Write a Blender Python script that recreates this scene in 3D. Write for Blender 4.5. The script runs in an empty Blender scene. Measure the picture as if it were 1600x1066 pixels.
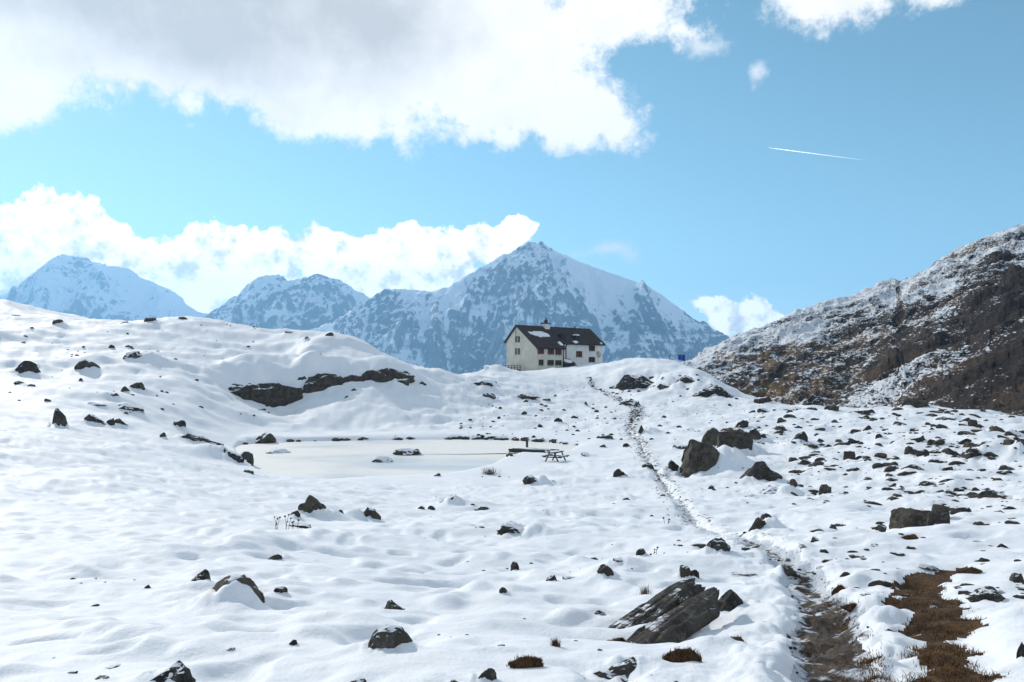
import bpy, bmesh, math, random, time
import numpy as np
from mathutils import Vector, Matrix
T0 = time.time()
random.seed(7)
RNG = np.random.RandomState(11)
scene = bpy.context.scene
C = scene.collection
R = math.radians

# ------------------------------------------------------------------ camera
F = 1230.0                       # focal length in photo pixels (1600 wide)
HZ = 575.0                       # eye level in the photo
PITCH = math.atan((HZ - 533.0) / F)
cam_d = bpy.data.cameras.new('camera')
cam = bpy.data.objects.new('camera', cam_d)
C.objects.link(cam)
cam_d.sensor_width = 36.0
cam_d.lens = 36.0 * F / 1600.0
cam_d.clip_start = 0.05
cam_d.clip_end = 200000.0
cam.location = (0, 0, 0)
cam.rotation_euler = (R(90) + PITCH, 0, 0)
scene.camera = cam

# ------------------------------------------------------------------ light
SUN_AZ = R(-40)                  # ahead and to the left of the view axis (+Y)
SUN_EL = R(28)
sdir = Vector((math.sin(SUN_AZ) * math.cos(SUN_EL), math.cos(SUN_AZ) * math.cos(SUN_EL), math.sin(SUN_EL)))
sun_d = bpy.data.lights.new('sun', 'SUN')
sun_d.energy = 2.7
sun_d.angle = R(1.2)
sun_d.color = (1.0, 0.94, 0.85)
sun = bpy.data.objects.new('sun', sun_d)
C.objects.link(sun)
sun.rotation_euler = sdir.to_track_quat('Z', 'Y').to_euler()

vs = scene.view_settings
vs.view_transform = 'Standard'
vs.look = 'None'
vs.exposure = 0.47
vs.gamma = 1.0
vs.use_curve_mapping = False
cy = scene.cycles
cy.use_denoising = True
try:
    cy.denoiser = 'OPENIMAGEDENOISE'
except Exception:
    pass
cy.max_bounces = 6
cy.diffuse_bounces = 2
cy.glossy_bounces = 2
cy.transmission_bounces = 2
cy.volume_bounces = 1
cy.transparent_max_bounces = 8
cy.caustics_reflective = False
cy.caustics_refractive = False


# ------------------------------------------------------------------ node helper
class NB:
    def __init__(self, tree):
        self.t = tree
        self.n = tree.nodes
        self.l = tree.links

    def put(self, sock, v):
        if v is None:
            return
        if isinstance(v, bpy.types.NodeSocket):
            self.l.new(v, sock)
        else:
            try:
                sock.default_value = v
            except Exception:
                sock.default_value = (v[0], v[1], v[2], 1.0)

    def m(self, op, a, b=None, c=None, clamp=False):
        n = self.n.new('ShaderNodeMath')
        n.operation = op
        n.use_clamp = clamp
        self.put(n.inputs[0], a)
        self.put(n.inputs[1], b)
        self.put(n.inputs[2], c)
        return n.outputs[0]

    def v(self, op, a, b=None, scale=None):
        n = self.n.new('ShaderNodeVectorMath')
        n.operation = op
        self.put(n.inputs[0], a)
        self.put(n.inputs[1], b)
        if scale is not None:
            self.put(n.inputs['Scale'], scale)
        return n.outputs['Value'] if op in ('LENGTH', 'DOT_PRODUCT', 'DISTANCE') else n.outputs[0]

    def ramp(self, v, a, b, c=0.0, d=1.0, smooth=True):
        n = self.n.new('ShaderNodeMapRange')
        n.interpolation_type = 'SMOOTHSTEP' if smooth else 'LINEAR'
        self.put(n.inputs[0], v)
        for i, x in enumerate((a, b, c, d)):
            self.put(n.inputs[1 + i], x)
        return n.outputs[0]

    def noise(self, vec, scale, detail=4.0, rough=0.55, dist=0.0, out=0, lac=2.0):
        n = self.n.new('ShaderNodeTexNoise')
        self.put(n.inputs['Vector'], vec)
        n.inputs['Scale'].default_value = scale
        n.inputs['Detail'].default_value = detail
        n.inputs['Roughness'].default_value = rough
        n.inputs['Lacunarity'].default_value = lac
        n.inputs['Distortion'].default_value = dist
        return n.outputs[out]

    def mix(self, f, a, b):
        n = self.n.new('ShaderNodeMix')
        n.data_type = 'RGBA'
        self.put(n.inputs[0], f)
        self.put(n.inputs[6], a)
        self.put(n.inputs[7], b)
        return n.outputs[2]

    def sep(self, v):
        n = self.n.new('ShaderNodeSeparateXYZ')
        self.put(n.inputs[0], v)
        return n.outputs

    def comb(self, x, y, z):
        n = self.n.new('ShaderNodeCombineXYZ')
        for i, q in enumerate((x, y, z)):
            self.put(n.inputs[i], q)
        return n.outputs[0]

    def attr(self, name, out='Fac'):
        n = self.n.new('ShaderNodeAttribute')
        n.attribute_name = name
        return n.outputs[out]

    def bump(self, h, strength=0.5, dist=0.1):
        n = self.n.new('ShaderNodeBump')
        n.inputs['Strength'].default_value = strength
        n.inputs['Distance'].default_value = dist
        self.put(n.inputs['Height'], h)
        return n.outputs[0]


# ------------------------------------------------------------------ sky
def px_dir(px, py):
    a = (px - 800.0) / F
    b = (533.0 - py) / F
    return Vector((a, math.cos(PITCH) - b * math.sin(PITCH), math.sin(PITCH) + b * math.cos(PITCH)))


def px_angles(px, py):
    d = px_dir(px, py)
    return math.degrees(math.atan2(d.x, d.y)), math.degrees(math.atan2(d.z, math.hypot(d.x, d.y)))


world = bpy.data.worlds.new('World')
scene.world = world
world.use_nodes = True
world.cycles.sampling_method = 'NONE'
wt = world.node_tree
wt.nodes.clear()
W = NB(wt)
skyn = wt.nodes.new('ShaderNodeTexSky')
skyn.sky_type = 'NISHITA'
skyn.sun_disc = False
skyn.sun_elevation = SUN_EL
skyn.sun_rotation = SUN_AZ
skyn.altitude = 2700
skyn.air_density = 1.0
skyn.dust_density = 0.45
skyn.ozone_density = 1.6
SKY_STRENGTH = 0.108
tc = wt.nodes.new('ShaderNodeTexCoord')
D = W.v('NORMALIZE', tc.outputs['Generated'])
sx, sy, sz = W.sep(D)
DEG = 180.0 / math.pi
az = W.m('MULTIPLY', W.m('ARCTAN2', sx, sy), DEG)
el = W.m('MULTIPLY', W.m('ARCSINE', sz), DEG)
AE = W.comb(az, el, 0.0)


def warp(base, scale, amp, detail):
    nv = W.noise(D, scale, detail, 0.6, out=1)
    off = W.v('SCALE', W.v('SUBTRACT', nv, (0.5, 0.5, 0.5)), scale=amp)
    return W.v('ADD', base, off)


def blobs(coord, lst, k):
    cur = None
    for (px, py, rx, ry) in lst:
        a, e = px_angles(px, py)
        s = DEG / F
        ra, re = rx * s, ry * s
        d = W.v('LENGTH', W.v('MULTIPLY', W.v('SUBTRACT', coord, (a, e, 0)), (1 / ra, 1 / re, 0)))
        val = W.m('MULTIPLY', W.m('SUBTRACT', 1.0, d), min(ra, re))
        cur = val if cur is None else W.m('SMOOTH_MAX', cur, val, k)
    return cur


def fbm_at(vec, scale, detail=8, rough=0.55):
    return W.m('SUBTRACT', W.noise(vec, scale, detail, rough), 0.5)


ts = D
toward = W.v('ADD', D, tuple(x * 0.012 for x in sdir))
# soft cloud bank overhead
SOFT = [(-60, 40, 260, 128), (300, 10, 330, 158), (560, 60, 330, 160), (760, 90, 210, 138), (890, 185, 112, 66),
        (962, 210, 56, 46), (940, 20, 190, 66), (1080, 45, 72, 42), (380, -120, 640, 190),
        (1310, -8, 112, 50), (1268, 12, 50, 40), (1288, 40, 26, 26), (1430, -8, 62, 28)]
cs = warp(AE, 6.0, 5.0, 2)
ds = blobs(cs, SOFT, 1.2)
ns = fbm_at(D, 9.0, 7, 0.69)
dens_s = W.m('ADD', ds, W.m('MULTIPLY', ns, 9.0))
# small wisps
WISP = [(1185, 106, 20, 26), (1105, 78, 46, 22), (984, 398, 27, 17), (950, 391, 58, 15)]
cw = warp(AE, 16.0, 2.4, 3)
dw = blobs(cw, WISP, 0.3)
nw = fbm_at(D, 30.0, 5, 0.65)
dens_w = W.m('ADD', dw, W.m('MULTIPLY', nw, 2.6))
# cumulus towers behind the mountains
CUM = [(104, 378, 78, 70), (30, 372, 56, 42), (0, 410, 80, 80), (165, 400, 56, 50), (60, 450, 120, 60), (250, 418, 100, 42),
       (340, 408, 84, 50), (420, 402, 76, 40), (508, 396, 70, 42), (560, 420, 60, 45), (640, 402, 56, 42), (700, 392, 62, 40),
       (756, 384, 54, 38), (803, 364, 32, 24), (600, 450, 200, 40), (300, 470, 250, 40), (690, 430, 110, 34),
       (1183, 480, 40, 25), (1140, 490, 56, 22), (1105, 483, 36, 12), (1190, 503, 56, 30)]
dc = blobs(cw, CUM, 0.35)
nc = fbm_at(D, 26.0, 5, 0.6)
dens_c = W.m('ADD', dc, W.m('MULTIPLY', nc, 3.0))
# the same broken cloud goes on over the rest of the sky
plane = W.comb(W.m('DIVIDE', sx, W.m('ADD', W.m('MAXIMUM', sz, 0.0), 0.15)), W.m('DIVIDE', sy, W.m('ADD', W.m('MAXIMUM', sz, 0.0), 0.15)), 3.7)
npl = fbm_at(plane, 0.75, 5, 0.58)
outside = W.m('MAXIMUM', W.ramp(el, 27.0, 38.0), W.ramp(W.m('ABSOLUTE', az), 36.0, 50.0))
dens_o = W.m('SUBTRACT', W.m('MULTIPLY', W.m('ADD', npl, 0.06), 26.0), W.m('MULTIPLY', W.m('SUBTRACT', 1.0, outside), 30.0))
m_s = W.ramp(dens_s, 0.25, 1.9)
m_o = W.ramp(dens_o, 0.0, 2.5)
m_c = W.ramp(dens_c, 0.0, 0.28)
m_w = W.m('MULTIPLY', W.ramp(dens_w, 0.0, 1.3), 0.8)
# colours: thin edges glow, thick cores are greyer because the light comes from behind
core_b = blobs(cs, [(250, 20, 480, 120), (560, 20, 260, 80), (700, 60, 90, 40)], 2.0)
core_s = W.ramp(W.m('ADD', core_b, W.m('MULTIPLY', fbm_at(D, 6.0, 4, 0.55), 5.0)), -1.0, 4.5)
ns2 = fbm_at(W.v('ADD', D, tuple(x * 0.03 for x in sdir)), 9.0, 5, 0.6)
core_s = W.m('ADD', core_s, W.m('MULTIPLY', W.m('SUBTRACT', ns2, ns), 0.9), clamp=True)
col_s = W.mix(core_s, (1.12, 1.09, 1.06), (0.60, 0.585, 0.57))
nc2 = fbm_at(toward, 26.0, 5, 0.6)
shade = W.m('SUBTRACT', nc2, nc)
lump = W.m('ADD', W.m('MULTIPLY', shade, 2.2), W.m('MULTIPLY', W.ramp(dens_c, 0.6, 3.4), 0.30))
lump = W.ramp(W.m('ADD', lump, 0.05), 0.0, 0.5)
col_c = W.mix(lump, (1.12, 1.08, 1.04), (0.53, 0.52, 0.51))
skyc = skyn.outputs[0]
hsv = wt.nodes.new('ShaderNodeHueSaturation')
hsv.inputs['Hue'].default_value = 0.465
hsv.inputs['Saturation'].default_value = 0.98
hsv.inputs['Value'].default_value = 1.0
W.l.new(skyc, hsv.inputs['Color'])
sky_s = W.v('SCALE', hsv.outputs[0], scale=SKY_STRENGTH)
CLOUD = 0.80                      # cloud radiance before exposure
c1 = W.mix(m_o, sky_s, (CLOUD * 0.78, CLOUD * 0.78, CLOUD * 0.79))
c2 = W.mix(m_c, c1, W.v('SCALE', col_c, scale=CLOUD * 1.6))
c3 = W.mix(m_w, c2, (CLOUD, CLOUD, CLOUD))
c4 = W.mix(m_s, c3, W.v('SCALE', col_s, scale=CLOUD))
bg = wt.nodes.new('ShaderNodeBackground')
W.l.new(c4, bg.inputs[0])
bg.inputs[1].default_value = 1.0
wo = wt.nodes.new('ShaderNodeOutputWorld')
W.l.new(bg.outputs[0], wo.inputs[0])

# ------------------------------------------------------------------ numpy noise
_perm = np.random.RandomState(3).permutation(512).astype(np.int64)
_perm = np.concatenate([_perm, _perm])
_g = np.linspace(0, 2 * np.pi, 16, endpoint=False)
_gx, _gy = np.cos(_g), np.sin(_g)


def pn(x, y, seed=0):
    x = x + seed * 17.31
    y = y - seed * 9.77
    xi = np.floor(x).astype(np.int64)
    yi = np.floor(y).astype(np.int64)
    xf = x - xi
    yf = y - yi
    u = xf * xf * xf * (xf * (xf * 6 - 15) + 10)
    w = yf * yf * yf * (yf * (yf * 6 - 15) + 10)

    def g(ix, iy, dx, dy):
        h = _perm[(_perm[ix & 511] + iy) & 511] & 15
        return _gx[h] * dx + _gy[h] * dy
    a = g(xi, yi, xf, yf)
    b = g(xi + 1, yi, xf - 1, yf)
    c = g(xi, yi + 1, xf, yf - 1)
    d = g(xi + 1, yi + 1, xf - 1, yf - 1)
    return ((a + u * (b - a)) + w * ((c + u * (d - c)) - (a + u * (b - a)))) * 1.5


def fbm(x, y, octv=4, seed=0, gain=0.5, lac=2.03):
    s = 0
    a = 1.0
    for o in range(octv):
        s = s + a * pn(x, y, seed + o * 5)
        a *= gain
        x = x * lac
        y = y * lac
    return s


def ridged(x, y, octv=5, seed=0, gain=0.55):
    s = 0
    a = 1.0
    w = 1.0
    for o in range(octv):
        n = 1 - np.abs(pn(x, y, seed + o * 5))
        n = n * n * w
        w = np.clip(n * 1.6, 0, 1)
        s = s + a * n
        a *= gain
        x = x * 2.07
        y = y * 2.07
    return s


def sstep(a, b, x):
    t = np.clip((x - a) / (b - a), 0, 1)
    return t * t * (3 - 2 * t)


# ------------------------------------------------------------------ mesh helpers
def link(o, parent=None):
    C.objects.link(o)
    if parent is not None:
        o.parent = parent
    return o


def tag(o, label=None, cat=None, group=None, kind=None):
    if label:
        o['label'] = label
    if cat:
        o['category'] = cat
    if group:
        o['group'] = group
    if kind:
        o['kind'] = kind
    return o


def empty(name, loc=(0, 0, 0), rz=0.0):
    o = bpy.data.objects.new(name, None)
    o.location = loc
    o.rotation_euler = (0, 0, rz)
    o.empty_display_size = 0.2
    return link(o)


def np_mesh(name, co, faces, mat, smooth=True, attrs=None):
    """co (n,3), faces (m,k) int"""
    me = bpy.data.meshes.new(name)
    co = np.ascontiguousarray(co, dtype=np.float32)
    faces = np.ascontiguousarray(faces, dtype=np.int32)
    m, k = faces.shape
    me.vertices.add(len(co))
    me.vertices.foreach_set('co', co.ravel())
    me.loops.add(m * k)
    me.loops.foreach_set('vertex_index', faces.ravel())
    me.polygons.add(m)
    me.polygons.foreach_set('loop_start', np.arange(0, m * k, k, dtype=np.int32))
    me.polygons.foreach_set('use_smooth', np.full(m, smooth))
    me.update(calc_edges=True)
    if attrs:
        for an, av in attrs.items():
            at = me.attributes.new(an, 'FLOAT', 'POINT')
            at.data.foreach_set('value', np.ascontiguousarray(av, dtype=np.float32))
    if mat:
        me.materials.append(mat)
    return me


def np_obj(name, co, faces, mat, parent=None, smooth=True, attrs=None):
    return link(bpy.data.objects.new(name, np_mesh(name, co, faces, mat, smooth, attrs)), parent)


def grid_faces(n, m):
    i = np.arange(n - 1)[:, None] * m
    j = np.arange(m - 1)[None, :]
    a = (i + j).ravel()
    return np.stack([a, a + 1, a + m + 1, a + m], 1)


def subset(co, faces, keep, attrs):
    f = faces[keep]
    u, inv = np.unique(f.ravel(), return_inverse=True)
    return co[u], inv.reshape(f.shape), {k: v[u] for k, v in attrs.items()}


class MB:
    """collects simple solids into one mesh"""
    def __init__(self):
        self.v = []
        self.f = []

    def box(self, lo, hi, M=None):
        b = len(self.v)
        for x in (lo[0], hi[0]):
            for y in (lo[1], hi[1]):
                for z in (lo[2], hi[2]):
                    p = Vector((x, y, z))
                    self.v.append(M @ p if M else p)
        for q in ((0, 1, 3, 2), (4, 6, 7, 5), (0, 4, 5, 1), (2, 3, 7, 6), (0, 2, 6, 4), (1, 5, 7, 3)):
            self.f.append(tuple(b + i for i in q))
        return self

    def tube(self, pts, rad, n=6):
        b = len(self.v)
        k = len(pts)
        rr = rad if isinstance(rad, (list, tuple)) else [rad] * k
        for i, p in enumerate(pts):
            p = Vector(p)
            d = (Vector(pts[min(i + 1, k - 1)]) - Vector(pts[max(i - 1, 0)])).normalized()
            a = d.orthogonal().normalized()
            c = d.cross(a)
            for j in range(n):
                t = 2 * math.pi * j / n
                self.v.append(p + (a * math.cos(t) + c * math.sin(t)) * rr[i])
        for i in range(k - 1):
            for j in range(n):
                self.f.append((b + i * n + j, b + i * n + (j + 1) % n, b + (i + 1) * n + (j + 1) % n, b + (i + 1) * n + j))
        self.f.append(tuple(b + j for j in reversed(range(n))))
        self.f.append(tuple(b + (k - 1) * n + j for j in range(n)))
        return self

    def prism(self, poly, axis_a, axis_b):
        """poly: list of Vectors at one end; extruded by vector from axis_a to axis_b"""
        b = len(self.v)
        d = Vector(axis_b) - Vector(axis_a)
        n = len(poly)
        for p in poly:
            self.v.append(Vector(p))
        for p in poly:
            self.v.append(Vector(p) + d)
        self.f.append(tuple(b + i for i in range(n)))
        self.f.append(tuple(b + n + i for i in reversed(range(n))))
        for i in range(n):
            j = (i + 1) % n
            self.f.append((b + i, b + n + i, b + n + j, b + j))
        return self

    def build(self, name, mat, parent=None, smooth=False, bevel=0.0):
        me = bpy.data.meshes.new(name)
        me.from_pydata([tuple(v) for v in self.v], [], self.f)
        bm = bmesh.new()
        bm.from_mesh(me)
        bmesh.ops.recalc_face_normals(bm, faces=bm.faces)
        if bevel:
            bmesh.ops.bevel(bm, geom=list(bm.edges), offset=bevel, segments=1, affect='EDGES')
        for f in bm.faces:
            f.smooth = smooth
        bm.to_mesh(me)
        bm.free()
        me.materials.append(mat)
        return link(bpy.data.objects.new(name, me), parent)


# ------------------------------------------------------------------ materials
def material(name):
    m = bpy.data.materials.new(name)
    m.use_nodes = True
    t = m.node_tree
    t.nodes.clear()
    b = NB(t)
    p = t.nodes.new('ShaderNodeBsdfPrincipled')
    o = t.nodes.new('ShaderNodeOutputMaterial')
    t.links.new(p.outputs[0], o.inputs[0])
    p.inputs['Specular IOR Level'].default_value = 0.2
    return m, b, p


def pos(b):
    g = b.n.new('ShaderNodeNewGeometry')
    return g.outputs['Position']


SNOW = (0.82, 0.83, 0.86)


def snow_mat():
    m, b, p = material('snow')
    P = pos(b)
    n1 = b.noise(P, 0.5, 5, 0.5)
    col = b.mix(b.ramp(n1, 0.3, 0.7), (0.79, 0.805, 0.84), (0.84, 0.85, 0.87))
    # grit and bare specks of soil melting through (attribute painted from distance to the path)
    sp = b.attr('grit')
    n2 = b.noise(b.v('MULTIPLY', P, (1.0, 0.7, 1.0)), 3.2, 6, 0.65)
    gm = b.m('MULTIPLY', b.ramp(b.m('ADD', n2, b.m('MULTIPLY', sp, 0.30)), 0.70, 0.80), b.ramp(sp, 0.02, 0.3))
    col = b.mix(gm, col, (0.060, 0.050, 0.042))
    p.inputs['Base Color'].default_value = (*SNOW, 1)
    b.put(p.inputs['Base Color'], col)
    p.inputs['Roughness'].default_value = 0.65
    h = b.m('ADD', b.m('MULTIPLY', b.noise(P, 7.0, 5, 0.55), 0.035), b.m('MULTIPLY', b.noise(P, 38.0, 5, 0.65), 0.012))
    b.put(p.inputs['Normal'], b.bump(h, 0.55, 1.0))
    return m


def mud_mat():
    m, b, p = material('trodden_mud')
    P = pos(b)
    n1 = b.noise(P, 8.0, 6, 0.7)
    n2 = b.noise(P, 30.0, 4, 0.6)
    col = b.mix(b.ramp(n1, 0.35, 0.68), (0.034, 0.024, 0.018), (0.125, 0.085, 0.056))
    col = b.mix(b.ramp(n2, 0.5, 0.75), col, (0.14, 0.125, 0.11))
    cov = b.attr('slush')
    Ps = b.v('MULTIPLY', P, (4.5, 7.5, 4.0))
    n3 = b.noise(Ps, 1.3, 5, 0.6)
    sm = b.ramp(b.m('ADD', n3, b.m('MULTIPLY', cov, 0.5)), 0.62, 0.74)
    col = b.mix(sm, col, (0.62, 0.65, 0.70))
    b.put(p.inputs['Base Color'], col)
    b.put(p.inputs['Roughness'], b.ramp(n1, 0.3, 0.6, 0.45, 0.85))
    h = b.m('ADD', b.m('MULTIPLY', n1, 0.05), b.m('MULTIPLY', n2, 0.03))
    b.put(p.inputs['Normal'], b.bump(h, 0.8, 1.0))
    return m


def soil_mat():
    m, b, p = material('brown_soil')
    P = pos(b)
    n1 = b.noise(P, 6.0, 6, 0.65)
    col = b.mix(b.ramp(n1, 0.3, 0.7), (0.035, 0.021, 0.012), (0.115, 0.064, 0.030))
    b.put(p.inputs['Base Color'], col)
    p.inputs['Roughness'].default_value = 0.9
    b.put(p.inputs['Normal'], b.bump(b.noise(P, 40.0, 5, 0.6), 0.8, 0.03))
    return m


def rock_mat():
    m, b, p = material('dark_rock')
    P = pos(b)
    oi = b.n.new('ShaderNodeObjectInfo')
    tco = b.n.new('ShaderNodeTexCoord').outputs['Object']
    rv = b.v('ADD', tco, b.v('SCALE', (37.0, 11.0, 5.0), scale=oi.outputs['Random']))
    n1 = b.noise(rv, 2.2, 6, 0.62)
    n2 = b.noise(rv, 13.0, 5, 0.65)
    base = b.mix(b.ramp(n1, 0.32, 0.68), (0.030, 0.028, 0.027), (0.095, 0.088, 0.080))
    tint = b.mix(oi.outputs['Random'], (0.55, 0.54, 0.57), (1.10, 1.0, 0.84))
    base = b.v('MULTIPLY', base, tint)
    base = b.mix(b.m('MULTIPLY', b.ramp(n2, 0.50, 0.70), 0.75), base, (0.15, 0.14, 0.125))
    base = b.mix(b.m('MULTIPLY', b.ramp(b.noise(rv, 3.4, 4, 0.6), 0.56, 0.7), 0.45), base, (0.085, 0.078, 0.045))
    # snow lying on the upward faces
    g = b.n.new('ShaderNodeNewGeometry')
    nz = b.sep(g.outputs['Normal'])[2]
    amt = b.sep(oi.outputs['Color'])[0]
    ns_ = b.noise(P, 2.6, 5, 0.6)
    sn = b.m('ADD', b.m('ADD', nz, b.m('MULTIPLY', b.m('SUBTRACT', ns_, 0.5), 1.0)), b.m('SUBTRACT', b.m('MULTIPLY', amt, 0.9), 0.45))
    sm = b.ramp(sn, 0.76, 0.84)
    b.put(p.inputs['Base Color'], b.mix(sm, base, SNOW))
    p.inputs['Roughness'].default_value = 0.85
    h = b.m('ADD', b.m('MULTIPLY', n1, 0.14), b.m('MULTIPLY', n2, 0.09))
    h = b.m('ADD', h, b.m('MULTIPLY', sm, 0.06))
    b.put(p.inputs['Normal'], b.bump(h, 0.9, 0.6))
    return m


def ice_mat():
    m, b, p = material('lake_ice')
    P = pos(b)
    n1 = b.noise(b.v('MULTIPLY', P, (0.5, 1.0, 1.0)), 0.09, 5, 0.55, 0.6)
    col = b.mix(b.ramp(n1, 0.30, 0.52), (0.55, 0.60, 0.64), (0.82, 0.80, 0.76))
    n2 = b.noise(P, 0.5, 6, 0.6)
    col = b.mix(b.m('MULTIPLY', b.ramp(n2, 0.45, 0.7), 0.35), col, (0.70, 0.71, 0.70))
    vor = b.n.new('ShaderNodeTexVoronoi')
    vor.feature = 'DISTANCE_TO_EDGE'
    b.put(vor.inputs['Vector'], b.v('ADD', b.v('MULTIPLY', P, (0.6, 1.0, 0.0)), b.v('SCALE', b.noise(P, 0.15, 4, 0.6, out=1), scale=9.0)))
    vor.inputs['Scale'].default_value = 0.07
    ck = b.m('SUBTRACT', 1.0, b.ramp(vor.outputs[0], 0.0, 0.006))
    col = b.mix(b.m('MULTIPLY', ck, 0.14), col, (0.30, 0.31, 0.32))
    b.put(p.inputs['Base Color'], col)
    b.put(p.inputs['Roughness'], b.ramp(n1, 0.3, 0.55, 0.35, 0.6))
    p.inputs['Specular IOR Level'].default_value = 0.3
    b.put(p.inputs['Normal'], b.bump(n2, 0.15, 0.05))
    return m


def plain(name, col, rough=0.7, noise_scale=6.0, var=0.25, metal=0.0, bump=0.0):
    m, b, p = material(name)
    tco = b.n.new('ShaderNodeTexCoord').outputs['Object']
    n = b.noise(tco, noise_scale, 5, 0.6)
    dark = tuple(c * (1 - var) for c in col)
    lite = tuple(min(1, c * (1 + var)) for c in col)
    b.put(p.inputs['Base Color'], b.mix(b.ramp(n, 0.3, 0.7), dark, lite))
    p.inputs['Roughness'].default_value = rough
    p.inputs['Metallic'].default_value = metal
    if bump:
        b.put(p.inputs['Normal'], b.bump(n, bump, 0.05))
    return m


M_SNOW = snow_mat()
M_MUD = mud_mat()
M_SOIL = soil_mat()
M_ROCK = rock_mat()
M_ICE = ice_mat()
M_GRASS = plain('dry_grass', (0.125, 0.066, 0.028), 0.85, 7.0, 0.7)
M_STALK = plain('dead_stalk', (0.055, 0.04, 0.03), 0.9, 8.0, 0.4)
M_WOOD = plain('weathered_wood', (0.060, 0.048, 0.040), 0.8, 9.0, 0.4)
print('setup', round(time.time() - T0, 1))

# ------------------------------------------------------------------ terrain
LAKE_Z = -7.4


def P3(px, py, Y):
    d = px_dir(px, py)
    return d * (Y / d.y)


def lake_pt(px, py):
    d = px_dir(px, py)
    return d * (LAKE_Z / d.z)


CTRL = [(0, 1066, 4.6), (400, 1066, 4.4), (800, 1066, 4.3), (1200, 1066, 4.2), (1600, 1066, 4.0),
        (0, 960, 7.0), (400, 960, 7.6), (800, 960, 7.8), (1200, 960, 7.4), (1600, 960, 6.4),
        (0, 880, 10.5), (400, 880, 12.3), (800, 880, 13), (1200, 880, 12), (1600, 880, 10.3),
        (0, 800, 18), (300, 800, 21.5), (600, 800, 27), (900, 800, 28), (1200, 800, 27), (1450, 810, 23.5), (1600, 800, 20.5),
        (0, 740, 27), (200, 745, 30), (400, 760, 38), (600, 762, 46), (800, 762, 46), (1000, 760, 45), (1200, 760, 42),
        (1400, 755, 39), (1600, 745, 36),
        (0, 678, 40), (100, 687, 42), (200, 700, 44), (300, 722, 47),
        (900, 740, 53), (1000, 740, 51), (1000, 700, 68), (960, 690, 75), (1100, 730, 53), (1100, 690, 68), (1200, 740, 48),
        (1200, 690, 64), (1200, 650, 85), (1180, 628, 108), (1300, 640, 95), (1300, 690, 60), (1300, 740, 45), (1400, 640, 88),
        (1400, 690, 56), (1500, 645, 80), (1500, 690, 52), (1600, 672, 58), (1600, 700, 47),
        (700, 682, 84), (500, 682, 85), (500, 650, 94), (430, 634, 99), (430, 597, 103), (430, 560, 113), (430, 527, 124),
        (400, 512, 132), (330, 497, 138), (600, 603, 102), (600, 640, 94), (600, 565, 110), (562, 527, 122), (520, 522, 128),
        (585, 541, 120), (600, 552, 118), (622, 566, 115), (640, 575, 112), (662, 580, 112), (700, 583, 118), (612, 574, 127), (640, 588, 128), (670, 592, 130), (705, 590, 134), (580, 560, 133), (545, 540, 142), (1152, 630, 138), (1182, 650, 128), (1215, 660, 125), (1110, 602, 150), (1140, 604, 124), (1170, 622, 114), (760, 578, 135), (700, 620, 104), (700, 650, 95),
        (800, 650, 95), (800, 610, 115), (800, 584, 145), (820, 581, 158), (900, 650, 98), (900, 610, 124), (900, 577, 150),
        (940, 569, 158), (1000, 563, 150), (1000, 600, 128), (1000, 640, 102), (1060, 568, 142), (1060, 600, 122),
        (1060, 640, 98), (1110, 586, 132), (1150, 610, 122), (1120, 640, 100),
        (0, 640, 62), (0, 600, 76), (0, 560, 90), (0, 520, 105), (0, 495, 120), (0, 470, 140), (70, 494, 135), (200, 503, 128),
        (200, 540, 108), (200, 580, 92), (200, 620, 76), (200, 655, 62), (300, 560, 104), (300, 600, 92), (300, 640, 82), (330, 670, 78),
        (300, 690, 69), (100, 600, 78), (100, 640, 64), (100, 660, 57), (100, 540, 104)]
pts = [tuple(P3(*c)) for c in CTRL]
LAKE_PX = [(366, 700), (374, 695), (430, 691), (520, 689), (620, 687.5), (720, 686.5), (800, 688), (860, 692), (905, 697), (890, 706), (860, 709),
           (815, 708), (790, 716), (770, 727), (735, 735), (700, 741), (650, 744), (600, 745), (520, 750), (450, 748), (400, 741), (384, 727), (372, 712)]
LAKE = [lake_pt(*p) for p in LAKE_PX]
for q in [(500, 700), (650, 700), (800, 697), (600, 730), (700, 715), (480, 730), (430, 705), (860, 700)]:
    v = lake_pt(*q)
    pts.append((v.x, v.y, LAKE_Z - 0.5))
pts += [(5, 166, -.6), (-1, 172, -.7), (15, 177, .3), (22, 184, .9), (14, 188, 0.2), (0, 215, -8), (40, 215, -9), (-60, 185, -3), (-40, 152, 0.5), (-20, 160, -4),
        (80, 190, -16), (48, 122, -10), (62, 112, -11), (72, 98, -10), (66, 78, -6.5), (58, 52, -4.4), (48, 30, -3.5), (28, 8, -2.0),
        (40, -25, 0), (0, -25, 0.3), (-30, -15, 1.5), (-40, 18, 0.5), (-52, 45, -1.2), (-70, 70, 2), (-90, 95, 5.5), (-105, 130, 12),
        (-120, 175, 12), (-70, 215, -4), (110, 60, -8), (110, 130, -20), (0, 0.5, -1.62), (2.5, 0, -1.55), (-3, 0, -1.6), (0, -4, -1.4)]
pts = np.array(pts)
SC = 30.0


def tps_fit(p):
    xy = p[:, :2] / SC
    n = len(xy)
    d2 = ((xy[:, None] - xy[None]) ** 2).sum(-1)
    K = d2 * np.log(d2 + 1e-9)
    K[np.arange(n), np.arange(n)] += 0.002
    A = np.zeros((n + 3, n + 3))
    A[:n, :n] = K
    A[:n, n] = 1
    A[:n, n + 1:] = xy
    A[n:, :n] = A[:n, n:].T
    return xy, np.linalg.solve(A, np.concatenate([p[:, 2], np.zeros(3)]))


TXY, TW = tps_fit(pts)


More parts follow.
